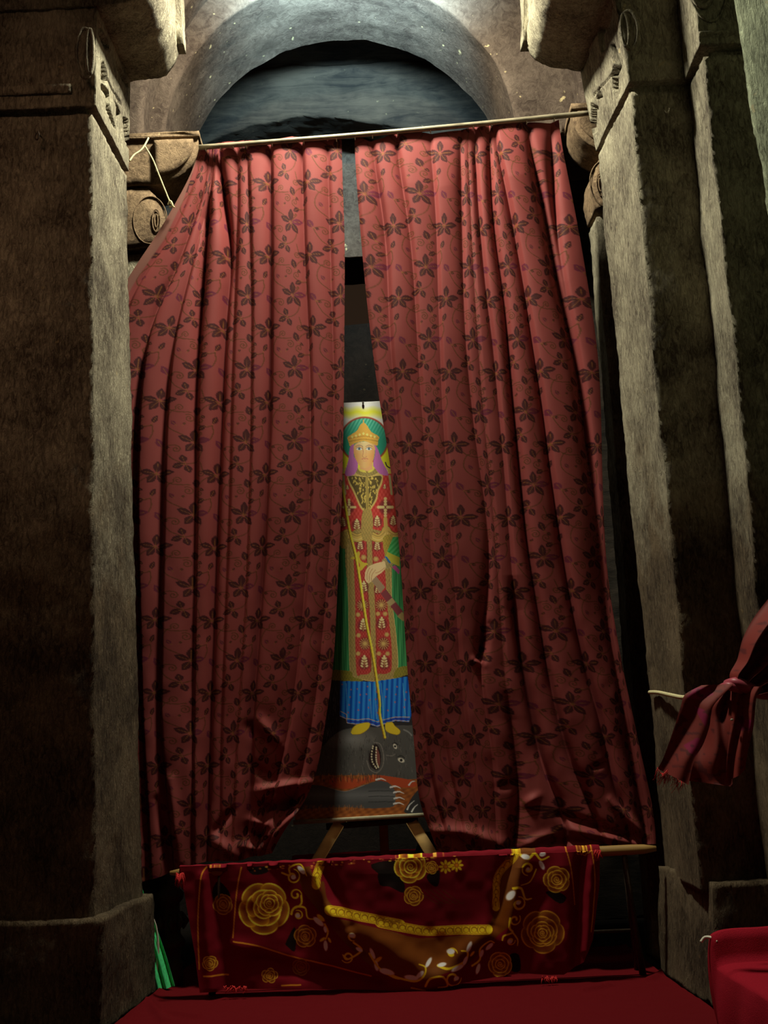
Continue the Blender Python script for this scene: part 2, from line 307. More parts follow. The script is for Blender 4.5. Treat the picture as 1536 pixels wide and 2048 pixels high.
# right pillar
pr_ = thing('pillar', (1.95, 7.3, 0), 'rough stone pillar right of the curtains, its pale nave face beside a dark front', 'pillar', None)
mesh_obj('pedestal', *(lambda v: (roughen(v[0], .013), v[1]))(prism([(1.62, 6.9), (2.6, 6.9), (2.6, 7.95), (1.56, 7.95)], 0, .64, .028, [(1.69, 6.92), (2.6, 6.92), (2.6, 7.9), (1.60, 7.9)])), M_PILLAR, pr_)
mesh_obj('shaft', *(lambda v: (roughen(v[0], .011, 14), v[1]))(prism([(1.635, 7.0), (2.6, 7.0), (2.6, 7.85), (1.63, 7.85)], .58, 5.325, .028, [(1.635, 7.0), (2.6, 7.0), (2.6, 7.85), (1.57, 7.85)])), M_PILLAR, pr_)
z2 = lambda x, y: (1140+x/6.206, y/6.206)
RX = 1.56
cutsR = [(yz([z2(480, 570), z2(515, 560), z2(560, 830), z2(520, 950), z2(465, 950), z2(500, 820)], RX), .05), (yz([z2(375, 1110), z2(405, 1210), z2(345, 1240)], RX), .06),
         (yz([z2(510, 60), z2(480, 330), z2(430, 420), z2(440, 600), z2(405, 660), z2(385, 480), z2(375, 370)], RX), .035),
         (yz([z2(280, 600), z2(310, 660), z2(255, 860), z2(195, 860), z2(240, 740)], RX), .035),
         (yz([z2(300, 1280), z2(365, 1330), z2(355, 1560), z2(310, 1700), z2(290, 1560)], RX), .025),
         (yz([z2(480, 960), z2(530, 960), z2(545, 1120), z2(510, 1240), z2(480, 1100)], RX), .025),
         (yz([z2(370, 400), z2(380, 410), z2(290, 600), z2(278, 590)], RX), .02), (yz([z2(455, 960), z2(470, 960), z2(330, 1190), z2(320, 1180)], RX), .02)]
cap = capital_part(pr_, 1, (1.615, 1.56, 1.565, 1.49), 2.6, 6.96, 7.87, ZC0-.01, ZC1, cutsR)
mesh_obj('volute', *ell_ring((1.632, 6.90, 5.68), .052, .125, .013, tilt=-.25), M_PILLAR, cap)
mesh_obj('volute', *ell_ring((1.606, 6.90, 5.68), .022, .11, .010, tilt=-.25), M_PILLAR, cap)
bracket(pr_, [(1160, 138), (1125, 135), (1095, 130), (1070, 117), (1057, 98), (1053, 75), (1056, 45)], 7.2, 6.95, 7.87, 2.5, -.03)
neck(pr_, 1.635, 2.55, 7.04, 7.83, 5.36)
# stepped second half of the right pillar, standing forward
p2 = thing('pillar', (2.4, 6.8, 0), 'stepped stone pillar standing forward at right, above the tied back cloth', 'pillar')
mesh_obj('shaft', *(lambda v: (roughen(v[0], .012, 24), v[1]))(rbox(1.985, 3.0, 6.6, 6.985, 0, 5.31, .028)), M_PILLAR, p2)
neck(p2, 2.03, 2.95, 6.65, 6.95, 5.35)
v, f = rbox(1.955, 3.0, 6.56, 6.955, 5.36, 6.3, .014); fr = np.abs(v[:, 1]-6.56) < 1e-3
v[fr & (v[:, 2] > 5.41) & (v[:, 2] < 5.44), 1] -= .02; v[fr & inside(v[:, 0], v[:, 2], [(2.16, 5.62), (2.3, 5.60), (2.3, 6.0), (2.15, 6.0)]), 1] += .05
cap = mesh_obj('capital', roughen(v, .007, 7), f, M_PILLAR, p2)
mesh_obj('volute', *ell_ring((1.99, 6.54, 5.86), .09, .27, .016), M_PILLAR, cap)
mesh_obj('volute', *ell_ring((1.985, 6.54, 5.84), .045, .21, .014), M_PILLAR, cap)
mesh_obj('volute', *ell_ring((2.03, 6.55, 5.86), .13, .36, .008), M_PILLAR, cap)
# nearest leaning pier at the right edge
p3 = thing('pier', (2.2, 5.3, 0), 'pale green-grey leaning stone pier cut off by the right edge, closest of all', 'pier')
a, b = at(1470, 0, 5.6), at(1537, 450, 5.6)
xb = b[0]+(b[0]-a[0])/(a[2]-b[2])*0+.0
def xz(z): return float(a[0]+(b[0]-a[0])*(a[2]-z)/(a[2]-b[2]))
V, f = prism([(xz(3.2), 5.6), (2.9, 5.6), (2.9, 4.9), (xz(3.2)+.33, 4.9)], 3.2, 6.9, .03, [(xz(6.9), 5.6), (2.9, 5.6), (2.9, 4.9), (xz(6.9)+.33, 4.9)])
mesh_obj('shaft', roughen(V, .013, 31), f, M_PIER, p3)
V, f = prism([(2.35, 5.6), (2.9, 5.6), (2.9, 4.9), (2.35, 4.9)], 0, 3.2, .04, [(xz(3.2), 5.6), (2.9, 5.6), (2.9, 4.9), (xz(3.2)+.33, 4.9)])
mesh_obj('foot', roughen(V, .013, 31), f, M_PIER, p3)

# ------------------------------------------------------------------ corbels and pilasters on the wall
def corbel(sgn, tip, zt, label, xr):
    t = thing('corbel', (tip-sgn*.3, 8.3, zt-.4), label, 'corbel'); r = .31; x0 = xr
    prof = [(x0, zt), (tip, zt), (tip, zt-.09)]+[(tip-sgn*(r-r*math.cos(a)), zt-.09-r*.9*math.sin(a)) for a in np.linspace(.1, math.pi/2, 9)]+[(x0, zt-.37)]
    v, f = extrude_y(prof, 8.28, 8.66, .025); bd = mesh_obj('body', roughen(v, .008, 3), f, M_CORBEL, t)
    v, f = extrude_y([(x0, zt+.012), (tip+sgn*.012, zt+.012), (tip+sgn*.012, zt-.028), (x0, zt-.028)], 8.255, 8.68, .02); mesh_obj('top_fillet', roughen(v, .004, 3), f, M_CORBEL, bd)
    xi = tip-sgn*.31; pp = [(xi, zt-.05), (tip-sgn*.03, zt-.05)]+[(tip-sgn*(.03+.28*(1-math.cos(a))), zt-.07-.25*math.sin(a)) for a in np.linspace(0.1, math.pi/2, 9)]
    v, f = extrude_y(pp, 8.25, 8.3, .02); mesh_obj('quarter_panel', roughen(v, .004, 3), f, M_CORBEL, bd)
corbel(1, -1.225, 5.85, 'carved stone corbel with quarter round end beneath the left foot of the arch', -2.3)
corbel(-1, 1.50, 5.93, 'stone corbel half hidden behind the right pillar where the curtain rod ends', 2.3)
def pilaster(sgn, tip, label, zt):
    t = thing('pilaster', (tip-sgn*.3, 8.35, 0), label, 'pilaster'); x0 = tip-sgn*.7
    prof = [(x0, zt), (tip-sgn*.14, zt), (tip-sgn*.08, zt-.06), (tip-sgn*.02, zt-.17), (tip, zt-.3), (tip-sgn*.02, zt-.44), (x0, zt-.48)]
    v, f = extrude_y(prof, 8.3, 8.62, .02); cp = mesh_obj('capital', roughen(v, .007, 3), f, M_CORBEL, t)
    for rx, rz in ((.028, .085), (.012, .05)):
        mesh_obj('rosette', *ell_ring((tip-sgn*.075, 8.292, zt-.26), rx, rz, .005), M_CORBEL, cp)
    mesh_obj('carved_leaf', *ell_ring((tip-sgn*.12, 8.298, zt-.25), .12, .18, .005), M_CORBEL, cp)
    v, f = rbox(min(x0, tip-sgn*.03), max(x0, tip-sgn*.03), 8.34, 8.62, 0, zt-.485, .035); mesh_obj('shaft', roughen(v, .01, 5), f, M_PILLAR, t)
pilaster(1, -1.46, 'stone pilaster with rosette carved capital between left pillar and curtain', 5.46)
pilaster(-1, 1.585, 'narrow stone pilaster behind the right edge of the curtains', 5.58)

# ------------------------------------------------------------------ little raster painter for printed cloth and canvas
class Canvas:
    def __init__(s, x0, y0, x1, y1, k, bg):
        s.x0, s.y0, s.k = x0, y0, k; s.W = int((x1-x0)*k); s.H = int((y1-y0)*k); s.a = np.empty((s.H, s.W, 3)); s.a[:] = bg
        s.gx = x0+(np.arange(s.W)+.5)/k; s.gy = y0+(np.arange(s.H)+.5)/k
    def box(s, x0, y0, x1, y1):
        i0, i1 = max(0, int((x0-s.x0)*s.k)), min(s.W, int((x1-s.x0)*s.k)+2); j0, j1 = max(0, int((y0-s.y0)*s.k)), min(s.H, int((y1-s.y0)*s.k)+2)
        return i0, i1, j0, j1
    def put(s, bx, m, col):
        i0, i1, j0, j1 = bx; X, Y = np.meshgrid(s.gx[i0:i1], s.gy[j0:j1]); c = col(X, Y) if callable(col) else np.array(col, float)
        r = s.a[j0:j1, i0:i1]; r[:] = r*(1-m[..., None])+c*m[..., None]
    def poly(s, P, col, al=1., soft=0):
        P = np.array(P, float); e = soft+1; bx = s.box(P[:, 0].min()-e, P[:, 1].min()-e, P[:, 0].max()+e, P[:, 1].max()+e)
        if bx[0] >= bx[1] or bx[2] >= bx[3]: return
        X, Y = np.meshgrid(s.gx[bx[0]:bx[1]], s.gy[bx[2]:bx[3]]); m = inside(X, Y, P).astype(float); s.put(bx, m*al, col)
    def curve(s, P, col, al=1., n=6): s.poly(spline(P, n, True), col, al)
    def ell(s, cx, cy, rx, ry, col, al=1., soft=.15, rot=0.):
        R = max(rx, ry)*1.1+1; bx = s.box(cx-R, cy-R, cx+R, cy+R)
        if bx[0] >= bx[1] or bx[2] >= bx[3]: return
        X, Y = np.meshgrid(s.gx[bx[0]:bx[1]]-cx, s.gy[bx[2]:bx[3]]-cy); c, n_ = math.cos(rot), math.sin(rot)
        d = np.hypot((X*c+Y*n_)/rx, (-X*n_+Y*c)/ry); s.put(bx, np.clip((1-d)/soft+.5, 0, 1)*al, col)
    def line(s, P, wd, col, al=1., n=6, smooth=True):
        P = spline(P, n) if smooth and len(P) > 2 else np.array(P, float); wd = np.broadcast_to(wd, (len(P),)) if np.ndim(wd) == 0 else np.interp(np.linspace(0, 1, len(P)), np.linspace(0, 1, len(wd)), wd)
        R = max(wd)+1; bx = s.box(P[:, 0].min()-R, P[:, 1].min()-R, P[:, 0].max()+R, P[:, 1].max()+R)
        if bx[0] >= bx[1] or bx[2] >= bx[3]: return
        X, Y = np.meshgrid(s.gx[bx[0]:bx[1]], s.gy[bx[2]:bx[3]]); m = np.zeros(X.shape)
        for i in range(len(P)-1):
            a, b = P[i], P[i+1]; r = (wd[i]+wd[i+1])/4; d = b-a; L2 = max(d@d, 1e-9)
            t = np.clip(((X-a[0])*d[0]+(Y-a[1])*d[1])/L2, 0, 1); q = np.hypot(X-a[0]-t*d[0], Y-a[1]-t*d[1])
            m = np.maximum(m, np.clip((r-q)*s.k+.5, 0, 1))
        s.put(bx, m*al, col)
    def sample(s, X, Y, wrap=False):
        x = (X-s.x0)*s.k-.5; y = (Y-s.y0)*s.k-.5; i = np.floor(x).astype(int); j = np.floor(y).astype(int); fx, fy = (x-i)[..., None], (y-j)[..., None]
        g = (lambda J, I: s.a[J % s.H, I % s.W]) if wrap else (lambda J, I: s.a[np.clip(J, 0, s.H-1), np.clip(I, 0, s.W-1)])
        return (g(j, i)*(1-fx)+g(j, i+1)*fx)*(1-fy)+(g(j+1, i)*(1-fx)+g(j+1, i+1)*fx)*fy
def spiral(cx, cy, r, a0, turns, sgn=1, n=18, grow=.12):
    return [(cx+r*(grow+(1-grow)*(1-t))*math.cos(a0+sgn*turns*2*math.pi*t), cy+r*(grow+(1-grow)*(1-t))*math.sin(a0+sgn*turns*2*math.pi*t)) for t in np.linspace(0, 1, n)]

# brocade repeat: 275 x 430 units
BASE, LEAF, VINE, SHEEN = (134, 60, 58), (58, 16, 20), (84, 48, 20), (96, 28, 52)
tile = Canvas(0, 0, 275, 430, 1.0, BASE)
def wrap(fn):
    for ox in (-275, 0, 275):
        for oy in (-430, 0, 430): fn(ox, oy)
def leafm(cx, cy, ang, L, wd, dark=LEAF):
    L *= 1.28; wd *= 1.3; cx += 9*math.cos(ang); cy += 9*math.sin(ang)
    def d(ox, oy):
        c, s_ = math.cos(ang), math.sin(ang); P = []
        for t, q in ((0, 0), (.25, .8), (.55, 1), (.8, .6), (1, 0), (.8, -.6), (.55, -1), (.25, -.8)): x, y = t*L, q*wd/2; P.append((cx+ox+x*c-y*s_, cy+oy+x*s_+y*c))
        tile.curve(P, dark, .92); tile.line([(cx+ox-9*c, cy+oy-9*s_), (cx+ox+.75*L*c, cy+oy+.75*L*s_)], 3.0, (134, 84, 40), .85)
        for t in (.35, .55):
            for q in (1, -1): tile.line([(cx+ox+t*L*c, cy+oy+t*L*s_), (cx+ox+(t+.18)*L*c-q*wd*.32*s_, cy+oy+(t+.18)*L*s_+q*wd*.32*c)], 1.2, VINE, .6)
    wrap(d)
def vine(P, wd=5.2): wrap(lambda ox, oy: tile.line([(x+ox, y+oy) for x, y in P], wd, VINE, .85))
vine([(40, 105), (70, 140), (100, 165), (135, 172), (185, 168)]); vine([(100, 165), (82, 200), (78, 240), (100, 275), (150, 305), (195, 335)])
vine(spiral(178, 205, 24, -2.2, 1.6)); vine([(100, 165)]+spiral(135, 146, 20, 2.6, 1.5)); vine([(200, 345), (238, 380), (232, 430), (205, 462), (165, 478)])
vine([(165, 478), (110, 450), (80, 410), (66, 380)]); vine([(66, 380), (100, 370)]+spiral(125, 392, 21, -1.6, 1.4)); vine([(40, 105), (10, 120), (-30, 150), (-50, 178)])
vine([(200, 345), (225, 315), (240, 300)]+spiral(222, 292, 12, 0, 1.2)[:8]); vine([(235, 470), (252, 530)]+spiral(236, 532, 20, .2, 1.4)); vine([(15, 250), (-20, 262)]+spiral(-45, 225, 22, 1.8, 1.4)); vine([(15, 250), (20, 290), (8, 330)])
for an, L in ((-1.5, 52), (-.1, 56), (.95, 44), (2.2, 46), (-2.95, 50)): leafm(40, 105, an, L, 27)
for an, L, dk in ((-1.55, 54, LEAF), (-.15, 58, SHEEN), (.9, 52, LEAF), (2.1, 44, LEAF), (-2.7, 50, LEAF)): leafm(200, 345, an, L, 28, dk)
for an, L in ((2.7, 40), (-1.9, 34), (1.2, 36)): leafm(165, 475, an, L, 26)
leafm(66, 382, -2.1, 40, 26, SHEEN); leafm(66, 378, .2, 18, 12); leafm(225, 192, -1.9, 42, 28); leafm(225, 190, .5, 20, 14); leafm(-10, 250, 2.6, 34, 22); leafm(14, 246, -1.2, 38, 18); leafm(125, 255, -2.3, 24, 16, SHEEN); leafm(150, 252, -1, 13, 9)

# ------------------------------------------------------------------ curtains
def knots_x(K, y): return np.stack([np.interp(y, [p[1] for p in k], [p[0] for p in k]) for k in K])
def curtain(name, K, S, B, top, bot, Y, label, nrow, step, ridges, hooks, uoff=0., border=None, voff=0., depth_extra=None):
    """K: fold lines in measured units, S: crease depth per line as (y, strength), B: roundness between lines"""
    n = len(K); ymid = 800; xm = knots_x(K, np.array([ymid]))[:, 0]; wm = [np.mean([np.interp(y, [p[1] for p in K[i+1]], [p[0] for p in K[i+1]])-np.interp(y, [p[1] for p in K[i]], [p[0] for p in K[i]]) for y in (400, 700, 1000, 1300)]) for i in range(n-1)]
    cols = []; fab = []; acc = 0
    for i in range(n-1):
        m = max(4, int(max(wm[i], 12)/step))
        for j in range(m): cols.append((i, j/m)); fab.append(acc+wm[i]*1.0*j/m)
        acc += wm[i]
    cols.append((n-2, 1.)); fab.append(acc); fab = np.array(fab); I = np.array([c[0] for c in cols]); T = np.array([c[1] for c in cols])
    # first pass on x at mid height to know hem heights per column
    frac = fab/acc; top = [(q, y-4) for q, y in top]; yt = np.interp(frac, [p[0] for p in top], [p[1] for p in top]); yb = np.interp(frac, [p[0] for p in bot], [p[1] for p in bot])
    v = np.linspace(0, 1, nrow)[:, None]; PY = yt[None]*(1-v)+yb[None]*v
    X0 = np.empty(PY.shape); X1 = np.empty(PY.shape); KX = []
    for i in range(n):
        kx = np.interp(PY, [p[1] for p in K[i]], [p[0] for p in K[i]]); KX.append(kx)
    KX = np.array(KX); kk = 45; pad = np.concatenate([np.repeat(KX[:, :1], kk, 1), KX, np.repeat(KX[:, -1:], kk, 1)], 1); cs = np.cumsum(np.concatenate([np.zeros_like(pad[:, :1]), pad], 1), 1); KX = (cs[:, 2*kk+1:]-cs[:, :-2*kk-1])/(2*kk+1); cidx = np.arange(len(cols)); X0 = KX[I, :, cidx].T; X1 = KX[I+1, :, cidx].T; PX = X0*(1-T)+X1*T
    wdt = np.maximum(X1-X0, 3.)
    Bv = np.array(B)[I][None]; d = Bv*wdt*.0011*(.35*np.maximum(np.sin(math.pi*T), 0)[None]**.75+.8*(1-T[None])**1.3*np.clip(T[None]*wdt/7., 0, 1))
    for i in range(n):
        st = np.interp(PY, [p[0] for p in S[i]], [p[1] for p in S[i]]); dx = PX-KX[i]
        d -= st*(.028+.022*np.minimum(st, 1.6))*np.exp(-(np.sqrt(dx*dx+6.)-2.4)/8.)
    fade = np.clip((PY-yt[None])/110., 0, 1)**.8
    d *= .12+.88*fade
    for (x0, y0, x1, y1, wd, h) in ridges:
        L = math.hypot(x1-x0, y1-y0); tx, ty = (x1-x0)/L, (y1-y0)/L; al = (PX-x0)*tx+(PY-y0)*ty; pe = -(PX-x0)*ty+(PY-y0)*tx; al2 = np.clip(al, 0, L)
        h = h*.75; q = np.hypot(al-al2, pe); tap = .35+.65*np.sin(math.pi*np.clip(al/L, 0, 1)); d += h*np.exp(-(q/wd)**2)*tap
    d += .006*noise2(PX*.02, PY*.006, 1., 5)+.003*noise2(PX*.05, PY*.03, 1., 8)*np.clip((PY-900)/600, 0.15, 1)
    if depth_extra is not None: d += depth_extra(PX, PY)
    P = at_grid(PX, PY, np.full(PX.shape, Y)); P[..., 1] -= d
    # pattern follows the cloth
    U = (fab+uoff)[None]*2.954+0*PY; W_ = (PY+voff)*2.954
    col = tile.sample(U % 275, W_ % 430, True)
    if border is not None: m = border(PX, PY)[..., None]; col = col*(1-m)+np.array((128, 84, 74))*m
    o = thing(name, at(float(PX[0].mean()), float(yb.mean()), Y), label, 'curtain')
    mesh_obj('panel', P, gfaces(nrow, len(cols)), M_CURTAIN, o, colors=lin(col))
    for hx, hy in hooks:
        c = at(hx, hy, Y-.012); pts = [c+np.array([0, -.016*math.cos(a_)*1.0, .022*math.sin(a_)]) for a_ in np.linspace(0, 2*math.pi, 14, endpoint=False)]
        mesh_obj('hook', *tube(pts, .0035, 6, True), M_WHITE, o)
    return o
rod_y = lambda x: np.interp(x, [400, 682, 1100, 1160], [294, 273, 235, 229])
one = [(0, 1.), (2000, 1.)]; no = [(0, 0.), (2000, 0.)]
def stv(*a): return list(a)
KL = [[(406, 300), (348, 415), (313, 472), (280, 519), (240, 575), (215, 640), (205, 800), (215, 1760)],
      [(410, 300), (373, 404), (339, 478), (280, 557), (247, 620), (232, 720), (228, 900), (240, 1760)],
      [(420, 300), (417, 341), (359, 524), (296, 650), (276, 800), (272, 1000), (280, 1400), (300, 1770)],
      [(425, 300), (420, 370), (385, 524), (345, 680), (330, 850), (325, 1100), (318, 1450), (345, 1740)],
      [(429, 300), (414, 415), (411, 486), (400, 650), (393, 780), (392, 1000), (385, 1400), (385, 1735)],
      [(438, 300), (449, 404), (464, 502), (455, 568), (447, 705), (444, 784), (435, 1000), (428, 1200), (418, 1500), (412, 1740)],
      [(474, 300), (475, 393), (472, 486), (468, 600), (462, 800), (458, 1000), (450, 1200), (440, 1500), (440, 1740)],
      [(493, 300), (498, 400), (503, 600), (500, 900), (490, 1200), (470, 1500), (460, 1740)],
      [(541, 300), (542, 486), (541, 760), (537, 900), (528, 1100), (515, 1300), (503, 1450), (503, 1620), (480, 1740)],
      [(604, 300), (608, 486), (619, 705), (622, 900), (616, 1100), (600, 1300), (580, 1450), (545, 1600), (495, 1740)],
      [(655, 300), (660, 486), (668, 760), (666, 1000), (652, 1200), (632, 1400), (615, 1500), (590, 1600), (510, 1720)],
      [(683, 300), (690, 486), (688, 787), (684, 1000), (676, 1150), (668, 1330), (650, 1450), (636, 1540), (622, 1590), (590, 1640), (530, 1700)]]
SL = [no, stv((0, .3), (600, .3), (700, .0)), stv((0, .6), (650, .8), (1000, .3), (1600, .4)), stv((0, .3), (500, .3), (800, .35), (1300, .25), (1600, .6)),
      stv((0, .4), (380, .5), (430, 1.5), (600, 1.3), (900, .7), (1200, .25), (1700, .5)), stv((0, .6), (430, 1.6), (560, 1.4), (800, 1.3), (1700, 1.2)), stv((0, 1.), (450, .7), (800, .15), (1700, .2)),
      stv((0, .5), (600, .25), (1200, .1)), stv((0, .9), (1000, .9), (1500, 1.), (1700, .6)), stv((0, .8), (700, .6), (1100, .35), (1500, .2)), stv((0, .5), (700, .55), (1200, .4), (1500, .3)), no]
BL = [.25, .5, .9, .8, .9, .9, .7, .8, .8, .85, .7, .5]
topL = [(0, 302), (.1, 298), (.22, 293), (.30, 300), (.36, 290), (.42, 288), (.55, 284), (.65, 286), (.78, 277), (.86, 278), (.93, 286), (1, 274)]
botL = [(0, 1762), (.12, 1764), (.2, 1752), (.28, 1735), (.4, 1726), (.5, 1722), (.62, 1722), (.72, 1715), (.82, 1712), (.92, 1712), (1, 1706)]
rL = [(520, 1440, 560, 1492, 12, .035), (500, 1455, 545, 1500, 13, -.05), (505, 1530, 545, 1560, 10, -.04), (510, 1580, 620, 1565, 9, .06), (515, 1592, 565, 1600, 12, .05), (535, 1618, 600, 1600, 17, -.14), (622, 1598, 525, 1690, 12, .07),
      (425, 1670, 465, 1620, 8, -.03), (420, 1675, 480, 1715, 14, .05), (500, 1640, 540, 1650, 9, .05), (505, 1665, 530, 1680, 8, -.06), (480, 1690, 520, 1700, 9, .05), (345, 1560, 360, 1720, 10, .04), (318, 1600, 340, 1730, 9, -.06), (385, 1480, 392, 1720, 16, .025)]
hkL = [(x, rod_y(x)+3) for x in (412, 441, 467, 493, 545, 608, 673)]
curtain('curtain', KL, SL, BL, topL, botL, 8.02, 'left wine red brocade curtain pulled aside at its outer edge, leaf and vine pattern', 940, 1.45, rL, hkL, uoff=12, voff=-40,
        border=lambda X, Y: (np.clip((np.interp(Y, [300, 404, 478, 557, 620], [402, 366, 330, 275, 240])-X)/2., 0, 1)))
KR = [[(708, 275), (712, 350), (722, 480), (733, 600), (745, 700), (755, 780), (784, 949), (801, 1118), (811, 1288), (816, 1360), (828, 1480), (838, 1620), (856, 1665), (888, 1705)],
      [(741, 275), (759, 382), (773, 477), (776, 559), (781, 694), (800, 900), (820, 1100), (833, 1300), (852, 1500), (880, 1640), (905, 1705)],
      [(791, 261), (798, 332), (815, 423), (827, 525), (832, 626), (838, 728), (850, 900), (862, 1100), (874, 1300), (890, 1500), (935, 1705)],
      [(859, 264), (873, 423), (877, 600), (884, 800), (897, 1000), (912, 1200), (925, 1400), (940, 1500), (965, 1705)],
      [(921, 254), (923, 389), (927, 558), (930, 660), (942, 795), (957, 915), (974, 1017), (980, 1118), (972, 1230), (958, 1310), (966, 1400), (985, 1500), (995, 1705)],
      [(935, 254), (940, 389), (948, 558), (964, 795), (985, 1000), (1000, 1200), (1010, 1350), (1019, 1423), (1032, 1512), (1041, 1582), (1038, 1652), (1022, 1705)],
      [(949, 258), (954, 355), (961, 457), (974, 592), (988, 694), (996, 795), (1006, 900), (1020, 1080), (1028, 1186), (1038, 1288), (1052, 1366), (1072, 1466), (1095, 1565), (1125, 1619), (1150, 1662), (1120, 1705)],
      [(979, 254), (981, 338), (988, 457), (1005, 558), (1015, 660), (1023, 762), (1038, 915), (1051, 1051), (1065, 1152), (1078, 1220), (1095, 1338), (1112, 1416), (1135, 1499), (1165, 1585), (1195, 1630), (1215, 1705)],
      [(985, 254), (1012, 372), (1028, 457), (1049, 575), (1066, 694), (1083, 795), (1102, 949), (1122, 1085), (1139, 1186), (1163, 1305), (1185, 1383), (1212, 1473), (1225, 1566), (1236, 1605), (1265, 1660), (1270, 1705)],
      [(1052, 254), (1073, 338), (1093, 440), (1110, 542), (1130, 626), (1154, 728), (1163, 797), (1177, 915), (1192, 1017), (1198, 1100), (1205, 1169), (1222, 1290), (1245, 1400), (1270, 1560), (1292, 1640), (1294, 1705)],
      [(1101, 250), (1105, 338), (1111, 423), (1128, 560), (1156, 700), (1172, 797), (1185, 915), (1198, 1017), (1204, 1100), (1211, 1169), (1228, 1290), (1252, 1400), (1280, 1560), (1300, 1640), (1304, 1705)],
      [(1115, 244), (1130, 322), (1154, 440), (1174, 558), (1191, 660), (1201, 762), (1203, 850), (1204, 915), (1208, 1051), (1217, 1169), (1235, 1275), (1248, 1355), (1262, 1406), (1281, 1506), (1304, 1599), (1311, 1640), (1314, 1705)]]
SR = [no, stv((0, .8), (480, .9), (700, .25), (1000, .1)), stv((0, 1.), (600, .6), (800, .2), (1300, .12)), stv((0, .7), (420, .4), (700, .15), (1400, .15)), stv((0, 1.), (700, .5), (1000, .7), (1180, .7), (1290, 1.), (1330, .6), (1400, .1)),
      stv((0, .1), (1380, .1), (1440, .9), (1650, 1.2)), stv((0, .9), (700, .7), (900, .3), (1150, .4), (1220, 1.5), (1500, 1.7), (1640, .8)), stv((0, .9), (500, 1.), (1000, 1.2), (1550, 1.1), (1650, .6)), stv((0, .1), (330, .6), (1000, .8), (1500, 1.1), (1650, .8)),
      stv((0, .9), (450, 1.2), (900, 1.3), (1050, .6), (1300, .5), (1600, .9)), stv((0, 1.3), (430, 1.1), (560, .2), (800, 0)), no]
BR = [.5, .7, .55, .6, .8, .5, .8, .9, .9, .8, .6, .7]
topR = [(0, 273), (.06, 287), (.12, 281), (.2, 262), (.3, 272), (.42, 264), (.5, 258), (.54, 250), (.58, 254), (.62, 247), (.68, 256), (.8, 252), (.86, 246), (.94, 250), (1, 243)]
botR = [(0, 1704), (.15, 1706), (.3, 1702), (.45, 1696), (.6, 1693), (.8, 1691), (1, 1688)]
rR = [(958, 1325, 975, 1250, 9, -.05), (948, 1320, 965, 1330, 8, .04), (1000, 1575, 1035, 1560, 9, -.03), (900, 1655, 1010, 1690, 14, .05), (845, 1660, 940, 1665, 10, .03), (1045, 1610, 1075, 1590, 8, .035), (1120, 1630, 1290, 1682, 9, -.06),
      (1130, 1655, 1290, 1690, 9, .05), (1040, 1690, 1100, 1668, 9, .05), (1185, 1535, 1215, 1525, 6, -.03), (1220, 1600, 1290, 1675, 9, .05), (1065, 1680, 1180, 1685, 8, -.05)]
hkR = [(x, rod_y(x)+3) for x in (710, 745, 795, 861, 946, 982, 1053, 1108)]
curtain('curtain', KR, SR, BR, topR, botR, 8.02, 'right wine red brocade curtain hanging straight beside the dark opening, leaf and vine pattern', 930, 1.45, rR, hkR, uoff=58, voff=18)
a, b = at(398, 295, 8.0), at(1200, 224, 8.0)
tag(mesh_obj('curtain_rod', *tube([a+(b-a)*t+np.array([0, 0, -.012*math.sin(math.pi*t)]) for t in np.linspace(0, 1, 24)], .0185, 12), M_METAL), 'chipped metal pipe the two curtains hang from, rising slightly to the right', 'curtain rod')
# string from pillar to curtain edge
sp = [at(259, 322, 7.9), at(268, 310, 7.93), at(281, 301, 7.96), at(289, 291, 7.98), at(297, 276, 8.02)]
s2 = [at(289, 291, 7.98), at(305, 318, 7.98), at(316, 345, 7.98), at(330, 380, 7.98), at(341, 406, 7.98), at(349, 415, 7.98)]
t = thing('string', sp[0], 'thin pale string tied from the left capital to the curtain edge', 'string')
mesh_obj('strand', *tube(spline(sp), .0065, 6), M_ROPE, t); mesh_obj('strand', *tube(spline(s2), .006, 6), M_ROPE, t); mesh_obj('knot', *tube(spline([at(336, 410, 7.97), at(341, 402, 7.96), at(345, 412, 7.96), at(339, 414, 7.97)]), .007, 6), M_ROPE, t)
for (x, y), Y, lb in (((77, 275), 6.97, 'small iron hook in the dark front of the left pillar'), ((1333, 222), 6.975, 'small bright wire hook in the dark front of the right pillar')):
    c = at(x, y, Y); pts = [c+np.array([.0, .03, .03]), c+np.array([0, -.02, .03]), c+np.array([.012, -.03, 0]), c+np.array([0, -.03, -.03]), c+np.array([-.014, -.025, -.012]), c+np.array([-.006, -.02, .02])]
    tag(mesh_obj('hook', *tube(spline(pts), .0045, 6), M_IRON if x < 500 else M_METAL), lb, 'hook')

